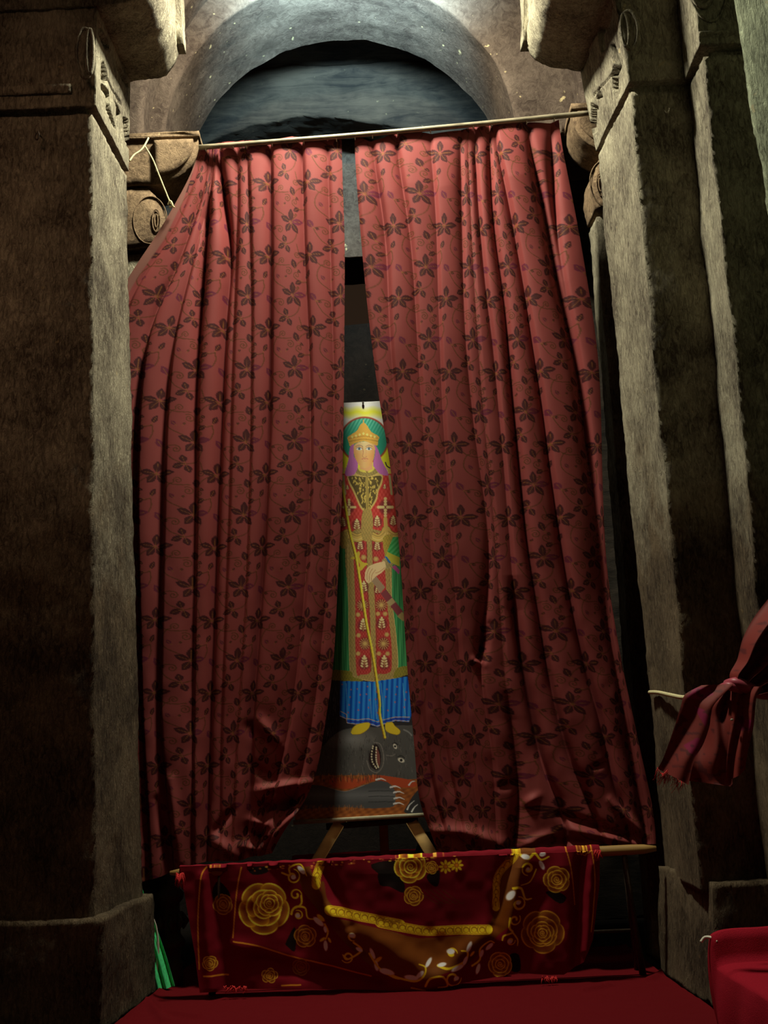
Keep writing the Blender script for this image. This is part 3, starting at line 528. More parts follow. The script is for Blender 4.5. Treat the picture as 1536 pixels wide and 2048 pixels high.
# ------------------------------------------------------------------ painting of the saint on its easel
def proj(P):
    v = np.asarray(P)-CAM; z = v@_f; return CX+F*(v@_r)/z, CY-F*(v@_u)/z
qa = lambda *p: [(620+x/6.4, 780+y/6.4) for x, y in p]
qb = lambda *p: [(620+x/6.025, 1060+y/6.025) for x, y in p]
qc = lambda *p: [(560+x/4.518, 1340+y/4.518) for x, y in p]
A = Canvas(535, 790, 925, 1665, 3, (24, 22, 24))
GOLD, OLIVE, RED, GREEN, BLUE, SKIN, PURP, WHT = (176, 140, 70), (120, 100, 48), (170, 40, 34), (30, 104, 52), (14, 70, 170), (226, 160, 108), (160, 78, 150), (238, 236, 214)
def bgtop(X, Y):
    t = (Y-803)/52.; c = np.empty(X.shape+(3,)); yel = np.array((232, 220, 30)); wh = np.array((244, 242, 226))
    q = np.clip(1-np.abs(t-.42-.03*np.sin(X*.2))/.26, 0, 1)**.7; c[:] = wh*(1-q[..., None])+yel*q[..., None]; q2 = np.clip((t-1.1)/.4, 0, 1)[..., None]; return c*(1-q2)+np.array((236, 208, 24))*q2
A.poly([(535, 790), (925, 790), (925, 960), (535, 960)], bgtop)
A.poly([(535, 935), (925, 935), (925, 1100), (535, 1100)], (190, 170, 60))
hx, hy = qa((695, 640))[0]
A.ell(hx, hy, 49, 47, (128, 40, 28), 1, .05); A.ell(hx, hy, 45.5, 43.5, lambda X, Y: np.array((18, 118, 92))+((np.sin(X*.9+Y*.5)*.5+.5)*np.clip((hy-Y)/40, 0, 1))[..., None]*np.array((60, 50, 50)), 1, .05)
for s_ in (-1, 1): A.line([(728+s_*43, 925), (728+s_*46, 932), (728+s_*52, 936)], 2.5, (20, 30, 20)); A.line([(728+s_*44, 940), (728+s_*50, 960)], 5, (210, 205, 170))
# robe
A.poly(qb((200, 90), (1330, 90), (1400, 1700), (120, 1700)), lambda X, Y: np.array(GREEN)+((np.sin(X*.55+Y*.03)+np.sin(X*1.3-Y*.05))*.25+.1)[..., None]*np.array((40, 60, 36)))
A.poly(qa((330, 1070), (1100, 1070), (1160, 1990), (300, 1990)), lambda X, Y: np.array(RED)+(np.sin(X*.8)*np.sin(Y*.5)*14)[..., None])
for s_, x in ((-1, 415), (1, 1010)): A.line(qa((x+10, 1100), (x+35, 1330)), 4.5, (150, 140, 90))
def lace(P, c1=GOLD, c2=OLIVE, f=1.0):
    A.curve(P, lambda X, Y: np.array(c1)*(.5+.5*np.clip(np.sin(X*2.1*f+np.sin(Y*1.3))*np.sin(Y*1.9*f+np.sin(X)), -.6, 1)[..., None]**1)+np.array(c2)*.35, n=4)
def motif(x, y, r, kind, dx=1.):
    A.ell(x, y, r*.95, r*1.1, (70, 18, 22), .7, .4)
    if kind == 'r':
        for k in range(14): a = k*math.pi/7; A.line([(x+.25*r*math.cos(a), y+.25*r*math.sin(a)), (x+r*math.cos(a), y+r*math.sin(a))], 1.4, GOLD, .9)
        A.ell(x, y, r*.25, r*.25, GOLD)
    elif kind == 'l':
        A.line([(x, y+r), (x, y-r)], .9, GOLD)
        for k in range(4):
            for s_ in (-1, 1): A.ell(x+s_*r*(.42-.07*k), y+r*(.55-.42*k), r*.26, r*.16, (206, 184, 120), .95, .3, s_*-.6)
        A.ell(x, y-r, r*.2, r*.3, (206, 184, 120))
    else:
        for k in range(4):
            a = k*math.pi/2
            for q in (.35, .7, 1.05): A.ell(x+q*r*math.cos(a), y+q*r*math.sin(a)*1.25, r*.26, r*.24, (200, 178, 110), .95, .35)
for x, y, r, k in ((500, 1500, 11, 'x'), (965, 1500, 13, 'x'), (600, 1730, 10, 'l'), (860, 1690, 10, 'l'), (1065, 1680, 9, 'l'), (420, 1700, 9, 'l'), (480, 1250, 4, 'l'), (955, 1240, 4, 'l')): X_, Y_ = qa((x, y))[0]; motif(X_, Y_, r, k)
# long front panel
lace(qb((455, 60), (960, 60), (985, 500), (990, 900), (1040, 1300), (1058, 1650), (1010, 1780), (850, 1825), (640, 1805), (520, 1760), (478, 1650), (465, 900)), GOLD, OLIVE)
for P in (((535, 120), (680, 120), (685, 600), (715, 900), (740, 1600), (720, 1720), (620, 1740), (555, 1680), (545, 900)), ((748, 110), (880, 110), (905, 500), (930, 900), (975, 1300), (985, 1640), (950, 1720), (850, 1730), (800, 1650), (785, 900))):
    A.curve(qb(*P), lambda X, Y: np.array((150, 36, 32))+(np.sin(X*1.1)*np.sin(Y*.7)*16)[..., None], n=4)
for P in (((455, 80), (465, 900), (478, 1650), (520, 1760), (640, 1805), (850, 1825), (1010, 1780), (1058, 1650), (1040, 1300), (985, 800), (960, 80)),): A.line(qb(*P), 1.2, (196, 160, 90), .9); 
A.line(qb((682, 100), (695, 700), (715, 1100), (735, 1700)), 1.2, (60, 40, 16), .8); A.line(qb((745, 100), (790, 800), (800, 1300), (805, 1700)), 1.2, (60, 40, 16), .6)
for x, y, r, k in ((605, 190, 9, 'l'), (645, 330, 5, 'r'), (650, 690, 10, 'l'), (635, 905, 11, 'r'), (640, 1150, 11, 'l'), (662, 1370, 11, 'r'), (655, 1600, 12, 'l'), (810, 195, 9, 'l'), (795, 350, 5, 'r'), (815, 720, 8, 'l'), (860, 905, 11, 'r'), (865, 1130, 11, 'l'), (885, 1370, 11.5, 'r'), (895, 1600, 12, 'l'), (580, 1020, 4, 'r'), (820, 1010, 4, 'r'), (905, 1010, 4, 'r'), (585, 1270, 4, 'r'), (925, 1260, 4, 'r'), (580, 1490, 4, 'r'), (830, 1490, 4, 'r'), (935, 1490, 4, 'r')): X_, Y_ = qb((x, y))[0]; motif(X_, Y_, r, k)
# short cape hem scallops
hem = qa((300, 1850), (400, 1905), (470, 1835), (500, 1850), (600, 1895), (690, 1860), (735, 1815), (790, 1865), (880, 1900), (950, 1850), (975, 1790), (1010, 1840), (1090, 1880), (1180, 1850))
A.line(hem, 17, (84, 60, 20)); A.line(hem, 15, (178, 142, 62)); A.line([(x, y-4) for x, y in hem], 1.2, (110, 80, 30), .8); A.line([(x, y+3) for x, y in hem], 1.6, (214, 182, 104), .7); A.line(qa((965, 1650), (975, 1800)), 8, (178, 142, 62))
lace(qb((370, 30), (450, 40), (450, 200), (372, 210)), (190, 150, 60)); lace(qb((880, 90), (1000, 60), (960, 210), (905, 300)), (196, 160, 40))
# bib
A.curve(qa((480, 1085), (560, 1060), (730, 1100), (870, 1060), (930, 1090), (925, 1190), (880, 1290), (858, 1400), (800, 1500), (730, 1585), (640, 1500), (590, 1390), (540, 1280), (495, 1190)), (180, 150, 74), n=5)
A.curve(qa((508, 1100), (730, 1115), (905, 1100), (900, 1190), (858, 1280), (838, 1390), (785, 1485), (730, 1560), (655, 1480), (610, 1380), (562, 1270), (515, 1180)), (66, 52, 20), n=5)
rr = random.Random(3)
for _ in range(170):
    x, y = rr.uniform(520, 890), rr.uniform(1110, 1540)
    if abs(x-725) < 190-(y-1110)*.38: p = qa((x, y), (x+rr.uniform(-14, 14), y+rr.uniform(10, 26)))
    else: continue
    A.line(p, rr.uniform(1.2, 2.4), (196, 164, 66), .85, smooth=False)
A.line(qa((728, 1040), (735, 1560)), 5.5, (150, 124, 50)); A.line(qa((728, 1040), (735, 1560)), 1.0, (90, 70, 30)); lace(qa((600, 985), (640, 1040), (730, 1060), (800, 1040), (850, 980), (862, 1060), (735, 1105), (598, 1070)), (150, 126, 60))
lace(qa((672, 1560), (790, 1550), (792, 1900), (668, 1900)), (186, 146, 66))
# head
A.poly(qa((640, 900), (800, 900), (800, 1010), (735, 1040), (640, 1010)), (196, 136, 84))
for P in (((560, 690), (510, 740), (490, 900), (448, 1085), (560, 1085), (612, 985), (600, 900), (560, 840)), ((820, 690), (870, 760), (920, 900), (1005, 1085), (900, 1075), (830, 1000), (806, 950), (835, 800))):
    A.curve(qa(*P), lambda X, Y: np.array(PURP)+(np.sin(X*2.6-Y*.2)*24)[..., None]*np.array((1, .8, 1)), n=4)
fx, fy = qa((692, 828))[0]
A.curve(qa((560, 720), (620, 672), (700, 660), (780, 672), (828, 720), (826, 820), (805, 910), (760, 975), (700, 998), (640, 975), (595, 905), (566, 830)), lambda X, Y: np.array((232, 176, 122))+np.clip((858-Y+28)/40, -.6, 1)[..., None]*np.array((12, 40, 54))+np.clip(np.abs(X-fx)/22, 0, 1)[..., None]*np.array((-10, -26, -30)), n=5)
for ex in (630, 755):
    e = qa((ex, 752))[0]; A.ell(e[0], e[1], 5.6, 2.9, (226, 226, 220), 1, .3); A.ell(e[0], e[1], 2.4, 2.6, (50, 70, 80), 1, .3); A.line([(e[0]-6, e[1]-.6), (e[0], e[1]-3.3), (e[0]+6, e[1]-.4)], .9, (70, 50, 40)); A.line([(e[0]-6.5, e[1]-4.5), (e[0], e[1]-7), (e[0]+6.5, e[1]-4.8)], 1.3, (90, 76, 70), .8)
A.line(qa((672, 730), (682, 800), (672, 850), (700, 866), (725, 850)), 1.3, (150, 96, 62), .9); A.line(qa((718, 760), (714, 840)), 1., (170, 116, 76), .6); A.line(qa((665, 885), (690, 878), (702, 884), (716, 877), (742, 884)), 1.6, (170, 84, 66)); A.line(qa((680, 905), (702, 912), (726, 904)), 1.3, (186, 110, 84), .8)
A.curve(qa((478, 612), (505, 585), (600, 520), (640, 452), (684, 418), (728, 452), (785, 535), (882, 595), (872, 650), (862, 712), (800, 692), (690, 655), (560, 690), (512, 722), (498, 680)), lambda X, Y: np.array((196, 138, 46))+(np.sin(X*1.9)*np.sin(Y*1.6)*30)[..., None], n=4)
A.line(qa((684, 415), (684, 385)), 2.2, (196, 140, 50))
for y, a in ((600, .7), (640, .8)): A.line(qa((500, y+20), (690, y-10), (872, y+18)), 1.2, (120, 76, 20), a)
for k in range(7): p = qa((540+k*48, 600-(3-abs(k-3))*14))[0]; A.ell(p[0], p[1], 2.2, 2.6, (232, 186, 90), 1, .3)
# green sleeve, cuff, hand, scabbard
A.poly(qb((1000, 85), (1100, 85), (1130, 500), (1000, 330), (905, 320)), lambda X, Y: np.array((44, 140, 66))+(np.sin((X+Y)*.6)*16)[..., None])
A.poly(qb((930, 262), (1010, 300), (1080, 330), (1080, 440), (985, 400), (905, 330)), (166, 160, 40)); A.poly(qb((895, 318), (925, 318), (978, 395), (950, 405)), (20, 84, 150)); A.poly(qb((985, 445), (1025, 420), (1085, 490), (1072, 535)), (150, 52, 110))
lace(qb((865, 385), (905, 335), (955, 400), (1010, 400), (960, 455), (920, 465)), (170, 150, 96))
A.poly(qb((735, 605), (800, 560), (905, 690), (850, 760)), (126, 100, 74)); A.poly(qb((850, 765), (915, 715), (1125, 985), (1060, 1040)), (96, 34, 40)); A.poly(qb((925, 870), (990, 815), (1030, 870), (965, 920)), (140, 118, 74)); A.poly(qb((1050, 1040), (1110, 985), (1170, 1060), (1120, 1100)), (130, 110, 60))
A.curve(qb((900, 378), (860, 385), (790, 402), (705, 440), (668, 500), (660, 560), (668, 610), (700, 640), (735, 625), (765, 590), (800, 555), (860, 515), (912, 455)), (226, 168, 116), n=4)
for P in (((720, 455), (690, 520), (690, 600)), ((755, 465), (718, 530), (712, 625)), ((790, 480), (748, 540), (738, 618)), ((900, 455), (840, 500), (790, 520))): A.line(qb(*P), 1., (120, 72, 40), .85)
A.curve(qb((488, 335), (525, 320), (555, 290), (582, 255), (602, 280), (598, 330), (630, 385), (698, 405), (660, 440), (612, 492), (590, 470), (602, 420), (560, 355), (505, 350)), (176, 150, 34), n=3)
st = [(684.5, 965)]+qb((480, 0), (560, 330), (640, 830), (690, 1150), (760, 1500), (840, 2040))+qc((905, 400), (940, 560), (950, 610))
# olive hem, blue skirt
lace(qb((180, 1695), (480, 1700), (520, 1765), (640, 1808), (560, 1825), (180, 1795)), (140, 128, 34), (90, 84, 20)); lace(qb((1056, 1660), (1300, 1640), (1300, 1735), (1150, 1750), (1010, 1800)), (140, 128, 34), (90, 84, 20))
A.poly(qc((545, 100), (850, 105), (1155, 58), (1190, 400), (1165, 470), (1040, 462), (920, 500), (880, 515), (800, 490), (700, 496), (605, 482), (600, 445), (540, 420)), lambda X, Y: np.array(BLUE)+(np.sin(X*.62+Y*.02)**3)[..., None]*np.array((16, 46, 60))+np.clip(np.sin(X*.31+1), .7, 1)[..., None]*np.array((10, 30, 40))-12)
for x0, x1 in ((598, 608), (815, 825), (860, 872), (915, 935), (1110, 1135)): A.line(qc((x0, 120), (x1, 440)), 1.4, (90, 170, 220), .7, smooth=False)
for P in (((542, 415), (600, 440), (605, 478), (700, 490), (800, 482), (880, 508), (925, 492), (1040, 455), (1165, 464)), ((545, 372), (600, 400), (605, 440), (700, 450), (800, 440), (880, 468), (925, 452), (1040, 425), (1170, 425))): A.line(qc(*P), 1.3, (206, 140, 96), .9, smooth=False)
A.line(qc((610, 462), (700, 470), (800, 462), (880, 490), (925, 472), (1040, 440), (1165, 445)), 3.2, (20, 20, 120), .8, smooth=False)
for k in range(26): x, y = 560+(k*83) % 590, 130+(k*47) % 260; p = qc((x, y))[0]; A.line([(p[0]-1.6, p[1]), (p[0]+1.6, p[1])], 1.2, (150, 70, 80), .9); A.line([(p[0], p[1]-1.8), (p[0], p[1]+1.8)], 1.2, (150, 70, 80), .9)
# dark creature underfoot
A.curve(qc((200, 720), (380, 690), (450, 620), (560, 545), (700, 520), (900, 515), (1150, 500), (1300, 540), (1340, 980), (1200, 1000), (1040, 985), (850, 955), (560, 960), (200, 1020)), lambda X, Y: np.array((56, 55, 53))+(np.clip(1-np.hypot((X-700)/60, (Y-1478)/26), 0, 1)*46)[..., None]+(np.sin(X*2.2+np.sin(Y*.4))*7)[..., None], n=5)
for _ in range(240): x, y = rr.uniform(370, 1200), rr.uniform(560, 960); p = qc((x, y), (x+rr.uniform(-10, 10), y+rr.uniform(20, 50))); A.line(p, .8, rr.choice(((96, 92, 86), (20, 18, 18), (64, 58, 52))), .6, smooth=False)
for _ in range(120): x, y = rr.uniform(400, 520), rr.uniform(130, 600); p = qc((x, y), (x+rr.uniform(-8, 8), y+rr.uniform(20, 60))); A.line(p, 1., rr.choice(((84, 80, 84), (50, 46, 50))), .6, smooth=False)
A.curve(qc((860, 668), (895, 700), (915, 790), (900, 880), (870, 905), (820, 870), (800, 800), (815, 730)), (22, 14, 14), n=4); A.curve(qc((872, 700), (898, 760), (905, 830), (890, 880), (868, 830), (862, 760)), (96, 48, 42), n=4)
for P in (((840, 690), (828, 760), (835, 830), (870, 885)), ((870, 700), (868, 770), (872, 830), (888, 878))):
    S_ = spline(qc(*P), 6)
    for q in S_[::2]: A.ell(q[0], q[1], 1.4, 1.9, (210, 196, 160), 1, .4)
A.line(qc((850, 655), (905, 670), (935, 760), (930, 860), (880, 925), (815, 900), (785, 820)), 1.6, (110, 104, 98), .8)
for x, y, r in ((1040, 690, 5.5), (1095, 815, 7)): p = qc((x, y))[0]; A.ell(p[0], p[1], r, r*.6, (196, 190, 170), 1, .3, 1.1 if x < 1060 else .4); A.ell(p[0], p[1], r*.4, r*.42, (14, 12, 12), 1, .3); A.line([(p[0]-r, p[1]-r*.9), (p[0], p[1]-r*1.3), (p[0]+r, p[1]-r*.6)], 1.6, (20, 18, 18))
A.line(qc((960, 770), (1010, 775), (1040, 760)), 2, (90, 86, 80)); A.line(qc((1120, 540), (1160, 560), (1190, 590)), 3, (110, 110, 108), .8)
A.poly(qc((100, 985), (400, 950), (850, 950), (1040, 990), (1340, 980), (1340, 1335), (100, 1370)), lambda X, Y: np.array((120, 58, 20))+(np.sin(X*.35+Y*.2)*np.sin(Y*.5)*24)[..., None]*np.array((1, .6, .2)))
A.curve(qc((440, 1000), (560, 960), (700, 985), (840, 950), (980, 960), (1200, 1000), (1230, 1050), (1100, 1060), (860, 1000), (640, 1070), (500, 1060)), (150, 48, 20), n=4)
for _ in range(110): x = rr.uniform(340, 900); y = rr.uniform(930, 975); A.line(qc((x, y), (x+rr.uniform(-6, 6), y+rr.uniform(25, 55))), .9, rr.choice(((176, 96, 40), (40, 30, 26))), .7, smooth=False)
A.curve(qc((100, 1060), (320, 1040), (440, 1062), (560, 1095), (640, 1085), (760, 1040), (870, 1005), (960, 1010), (1005, 1045), (1040, 1100), (1040, 1200), (1000, 1240), (800, 1250), (560, 1240), (250, 1255), (100, 1250)), lambda X, Y: np.array((52, 54, 56))+(np.clip(1-np.abs(Y-(1590+.0*X))/16, 0, 1)*26)[..., None]+(np.sin(X*2.+Y)*4)[..., None], n=5)
for y in (1092, 1140, 1190): A.line(qc((800, y+4), (920, y), (1035, y+2)), 1.1, (16, 18, 20), .9)
A.line(qc((440, 1062), (560, 1095), (640, 1085), (760, 1040)), 1.4, (120, 122, 118), .7)
for x, y in ((870, 992), (1000, 1060), (1030, 1108), (1035, 1162), (1030, 1210)): A.line(qc((x, y), (x+45, y-10), (x+90, y+8)), [4.2, 2.6, .8], (206, 206, 198)); A.line(qc((x, y+7), (x+60, y+4)), 1, (30, 28, 28), .7)
for _ in range(110): x = rr.uniform(200, 760); y = rr.uniform(1215, 1245); A.line(qc((x, y), (x+rr.uniform(-6, 6), y+rr.uniform(20, 50))), .9, rr.choice(((150, 84, 34), (60, 44, 36))), .7, smooth=False)
A.curve(qc((1130, 1290), (1160, 1210), (1215, 1120), (1300, 1060), (1340, 1300)), (30, 30, 32), n=4)
for P in (((1150, 1260), (1170, 1220), (1215, 1180)), ((1190, 1280), (1215, 1240), (1245, 1215)), ((1165, 1040), (1190, 1010), (1225, 1005))): A.line(qc(*P), [3.2, 2, .8], (196, 198, 196))
for P in (((640, 560), (660, 520), (700, 490), (770, 475), (812, 480), (805, 520), (770, 555), (720, 580), (660, 583)), ((955, 478), (1010, 470), (1040, 505), (1085, 545), (1080, 575), (1050, 585), (990, 570), (955, 545))):
    A.curve(qc(*P), lambda X, Y: np.array((206, 168, 24))+(np.sin(X*1.7)*np.sin(Y*1.9)*22)[..., None], n=4); A.line(qc(*P), 1.0, (110, 80, 10), .8)
A.line([(x-1.2, y) for x, y in st], 5.6, (92, 62, 10)); A.line(st, 4., (216, 170, 26)); A.line([(x+.8, y) for x, y in st], 1.4, (240, 206, 70), .8)
YP = 8.22
pb0, pb1 = at(590, 1641, YP), at(845, 1626, YP); ptz = at(720, 804, YP+.2)[2]; XL, XR = pb0[0], .43
U, W_ = np.meshgrid(np.linspace(0, 1, 300), np.linspace(0, 1, 760)); zb = pb0[2]+(pb1[2]-pb0[2])*(U*(XR-XL))/(pb1[0]-XL)
P = np.stack([XL+(XR-XL)*U, YP+.2*(1-W_)-.004*np.sin(U*5)*np.sin(W_*4), ptz*(1-W_)+zb*W_], -1)
px, py = proj(P); colp = A.sample(px, py)
pt = thing('painting', (0, YP, float(pb0[2])), 'tall bright painting of a robed haloed saint standing on a dark clawed creature', 'painting')
mesh_obj('canvas', P, gfaces(760, 300), M_PAINT, pt, colors=np.clip(lin(colp)**.8*1.5, 0, .95))
M_STRIP = plain('pale_canvas_edge', (176, 170, 140), .7, .2); M_BACK = plain('stretcher_wood', (96, 66, 40), .7, .2)
mesh_obj('bottom_edge', *plank((XL-.01, YP-.008, float(pb0[2])-.012), (XR, YP-.008, float(zb[-1, -1])-.012), .026, .03), M_STRIP, pt, label='pale unpainted strip along the bottom of the canvas')
for xx in (XL+.03, XR-.03): mesh_obj('stretcher_bar', *plank((xx, YP+.02, float(pb0[2])), (xx, YP+.225, float(ptz)), .05, .03), M_BACK, pt)
mesh_obj('stretcher_bar', *plank((XL, YP+.225, float(ptz)-.03), (XR, YP+.225, float(ptz)-.03), .05, .03), M_BACK, pt)
mesh_obj('nail', *lathe([(.006, 0), (.009, .004), (.004, .012)], at(726, 807, YP+.19), 8), M_IRON, pt)
M_EASEL = plain('easel_pine', (214, 178, 112), .6, .2, 14., .15, stretch=(.3, 1, 1))
es = thing('easel', (-.1, 8.32, 0), 'wooden easel with splayed pale legs holding up the painting', 'easel')
for (x0, y0, x1, y1) in ((677, 1650, 638, 1716), (828, 1650, 862, 1705)):
    a, b = at(x0, y0, 8.3), at(x1, y1, 8.3); d = (b-a)/(a[2]-b[2]); q0, q1 = a-d*.45, a+d*(a[2]-.01); q0[1] = 8.36; q1[1] = 8.02; mesh_obj('leg', *plank(q0, q1, .075, .035), M_EASEL, es)
mesh_obj('ledge', *plank((XL+.2, 8.26, float(pb0[2])-.05), (XR-.3, 8.26, float(pb0[2])-.03), .04, .05), M_WOODD, es, label='dark ledge beneath the canvas')
mesh_obj('prop_leg', *plank((-.1, 8.33, 1.5), (-.1, 8.9, .01), .06, .035), M_WOOD, es)

# ------------------------------------------------------------------ rail, blanket
a, b = at(340, 1746, 7.76), at(1312, 1697, 7.76); ax = (b-a)/np.linalg.norm(b-a)
rl = thing('barrier_rail', ((a+b)/2)[0:2].tolist()+[0.], 'low wooden rail with a round pale top bar, under the rose blanket', 'rail')
tt = np.linspace(0, 1, 40); rad = np.full(40, .031); rad[:3] = (.012, .026, .031); rad[-3:] = (.031, .028, .016)
mesh_obj('top_bar', *tube([a+(b-a)*t for t in tt], rad, 12), M_WOOD, rl)
for x, s_ in ((1250, 1), (440, -1)):
    c = at(x, 1730, 7.76); c[2] = (a+(b-a)*((c[0]-a[0])/(b[0]-a[0])))[2]-.02
    for yb_ in (7.86, 8.02) if s_ > 0 else (7.84, 8.0): mesh_obj('leg', *tube([c, c*.5+np.array([c[0]+.07*s_, yb_, 0])*.5, (c[0]+.075*s_, yb_, .01)], [.016, .018, .022], 8), M_IRON, rl)
p0, p1 = at(440, 1890, 7.9), at(1262, 1874, 7.85); p1[2] = p0[2] = .27; mesh_obj('stretcher', *tube([p0, p1], .01, 8), M_IRON, rl)
B = Canvas(335, 1680, 1235, 2010, 1.6, (84, 5, 15))
d_ = lambda *p: [(320+x/3.2, 1660+y/3.2) for x, y in p]; e_ = lambda *p: [(760+x/3.2, 1660+y/3.2) for x, y in p]
YG, AMB, BRN, DK, WW, GL = (206, 160, 22), (168, 98, 16), (78, 36, 6), (14, 9, 7), (206, 196, 190), (176, 110, 24)
# brown field of the middle medallion
B.poly(d_((860, 240), (960, 230), (1000, 330), (1080, 470), (1120, 560), (1536, 660))+e_((250, 700), (680, 660), (740, 520), (760, 300), (900, 120), (1000, 130), (900, 280), (870, 420), (830, 600), (700, 720), (560, 860), (250, 960), (0, 890))+d_((1380, 900), (1180, 720), (1050, 560), (920, 400)), lambda X, Y: np.array(BRN)+(np.sin(X*.05+Y*.04)*10)[..., None])
B.poly(d_((1536, 655), (1130, 570), (1250, 720), (1450, 900), (1536, 930))+e_((140, 940), (400, 850), (560, 760), (640, 680), (250, 690), (0, 640)), (88, 42, 7))
B.line(d_((1040, 340), (1060, 440), (1110, 500)), 8, BRN)
# gold bands
def band(P, wd):
    S_ = spline(P, 10); B.line(S_, wd, YG, smooth=False); L = np.r_[0, np.cumsum(np.hypot(*np.diff(S_, axis=0).T))]
    nrm = np.gradient(S_, axis=0); nrm /= np.linalg.norm(nrm, axis=1)[:, None]
    for s_ in (-1, 1): B.line([(p[0]-n[1]*s_*wd*.40, p[1]+n[0]*s_*wd*.40) for p, n in zip(S_, nrm)], 1., (96, 60, 8), .9, smooth=False)
    for q in np.arange(8, L[-1]-6, 16):
        c = (np.interp(q, L, S_[:, 0]), np.interp(q, L, S_[:, 1])); i = int(np.searchsorted(L, q)); n = nrm[min(i, len(nrm)-1)]
        B.ell(c[0], c[1], 6.2, wd*.30, (112, 72, 10), 1, .2, math.atan2(n[1], n[0])); B.ell(c[0], c[1]+.8, 4.8, wd*.22, YG, 1, .3, math.atan2(n[1], n[0]))
        g = (c[0]+n[0]*8, c[1]+n[1]*8); B.line([(g[0], g[1]-wd*.3), (g[0]-1.5, g[1]), (g[0], g[1]+wd*.3)], 1.4, (96, 60, 8)); 
band(d_((1085, 505), (1250, 545), (1536, 600))+e_((0, 590), (150, 620), (300, 645), (480, 640), (690, 635)), 19)
band(d_((1030, 215), (1005, 290), (1000, 350)), 17); band(e_((885, 110), (850, 180), (760, 290), (745, 400), (745, 500)), 15)
# thin border lines
for P, w_ in ((d_((300, 235), (265, 300), (245, 520), (245, 700), (252, 890)), 2.6), (d_((282, 935), (360, 930), (430, 935)), 3.4), (d_((520, 240), (490, 400), (465, 690)), 2.6), (d_((470, 715), (620, 740), (860, 815), (1000, 845), (1230, 910), (1350, 940)), 3.2), (d_((780, 995), (900, 990)), 3), (e_((1190, 120), (1225, 260), (1250, 480)), 2.2), (e_((1350, 100), (1375, 300), (1365, 520), (1350, 650)), 2.4), (e_((200, 1005), (290, 1022)), 3)): B.line(P, w_, GL, .95)
def rose(cx, cy, r, lite=1., rot=0., sq=1.):
    def pet(x, y, rx, ry, a, k):
        x0, y0 = cx+x*r, cy+y*r*sq; c, s_ = math.cos(a), math.sin(a)
        def col(X, Y):
            u = (X-x0)*c+(Y-y0)*s_; w_ = -(X-x0)*s_+(Y-y0)*c; q = np.clip(np.hypot(u/(rx*r), w_/(ry*r)), 0, 1)[..., None]**1.7
            o = np.clip(((X-cx)*(x0-cx)+(Y-cy)*(y0-cy))/(r*r*.5+1)+.35, 0, 1)[..., None]; q = q*(.3+.6*o); return np.array((84, 26, 10))*(1-q)+np.array((222, 164, 26))*q*lite*k+np.array((60, 20, 8))*q*(1-lite*k)
        B.ell(x0, y0, rx*r, ry*r*sq, col, 1, .06, a)
        th0 = math.atan2(y*c-x*s_, x*c+y*s_); ar = [th0+q for q in np.linspace(-1.5, 1.5, 14)]
        B.line([(x0+rx*r*.93*math.cos(t)*c-ry*r*sq*.93*math.sin(t)*s_, y0+rx*r*.93*math.cos(t)*s_+ry*r*sq*.93*math.sin(t)*c) for t in ar], [.6, max(1.4, r*.075), .6], (236, 186, 48), min(1, lite*.95), smooth=False)
    for k in range(5): a = rot+k*1.2566; pet(.6*math.cos(a), .6*math.sin(a), .34, .5, a, .8)
    for k in range(5): a = rot+.6+k*1.2566; pet(.36*math.cos(a), .36*math.sin(a), .30, .42, a, .95)
    for k in range(4): a = rot+.2+k*1.57; pet(.18*math.cos(a), .18*math.sin(a), .2, .3, a, 1.05)
    B.line(spiral(cx, cy, r*.24, rot, 1.6, n=20), max(1.2, r*.06), (230, 176, 50), lite, smooth=False)
def leafd(P): B.curve(P, DK, .95, n=3)
leafd(e_((-10, 270), (60, 250), (150, 330), (150, 400), (60, 360), (0, 350))); leafd(e_((300, 290), (380, 260), (370, 360), (320, 340))); leafd(d_((570, 240), (700, 235), (680, 275), (590, 285))); leafd(d_((805, 720), (860, 620), (870, 700), (860, 780), (810, 740))); leafd(d_((330, 400), (370, 330), (450, 420), (360, 470))); leafd(e_((1060, 400), (1130, 390), (1190, 430), (1150, 470))); leafd(e_((830, 800), (890, 800), (900, 900), (840, 900))); leafd(d_((1350, 220), (1536, 200), (1536, 330), (1420, 290)))
def rs(f, x, y, r, l=1., rot=0., sq=1.): (cx, cy), = f((x, y)); rose(cx, cy, r/3.2, l, rot, sq)
rs(d_, 665, 500, 175, .95, .3, 1.05); rs(d_, 700, 470, 92, 1, 1.); rs(d_, 930, 680, 78, .6, .8); rs(d_, 400, 480, 68, .45, .4, 1.1); rs(d_, 320, 850, 52, .8, .2); rs(d_, 700, 935, 58, .75, 1.1, .8); rs(d_, 900, 880, 60, .3); rs(d_, 360, 250, 60, .5, 0, .5)
rs(e_, 195, 235, 112, 1.1, .5); rs(e_, 215, 420, 68, .85, .1); rs(e_, 1130, 315, 92, .8, .6); rs(e_, 1040, 650, 150, .5, .2); rs(e_, 1040, 660, 80, .75, .9); rs(e_, 770, 860, 82, .7, .4, 1.1); rs(e_, 330, 240, 45, .9); rs(e_, 1300, 135, 50, .7, 0, .5)
for x, y in ((420, 235), (490, 225)):
    (cx, cy), = e_((x, y))
    for k in range(8): a = k*math.pi/4; B.ell(cx+9*math.cos(a), cy+9*math.sin(a), 5, 2.6, YG, 1, .3, a)
    B.ell(cx, cy, 3.4, 3.4, AMB)
def scroll(f, pts, w0, col=YG): B.line(f(*pts), [w0, w0*.9, w0*.5], col)
def curl(f, cx, cy, r, a0, sg, turns=1.1, w0=4.5):
    (x, y), = f((cx, cy)); B.line(spiral(x, y, r/3.2, a0, turns, sg, 22, .3), [1.6, w0*.8, w0], YG)
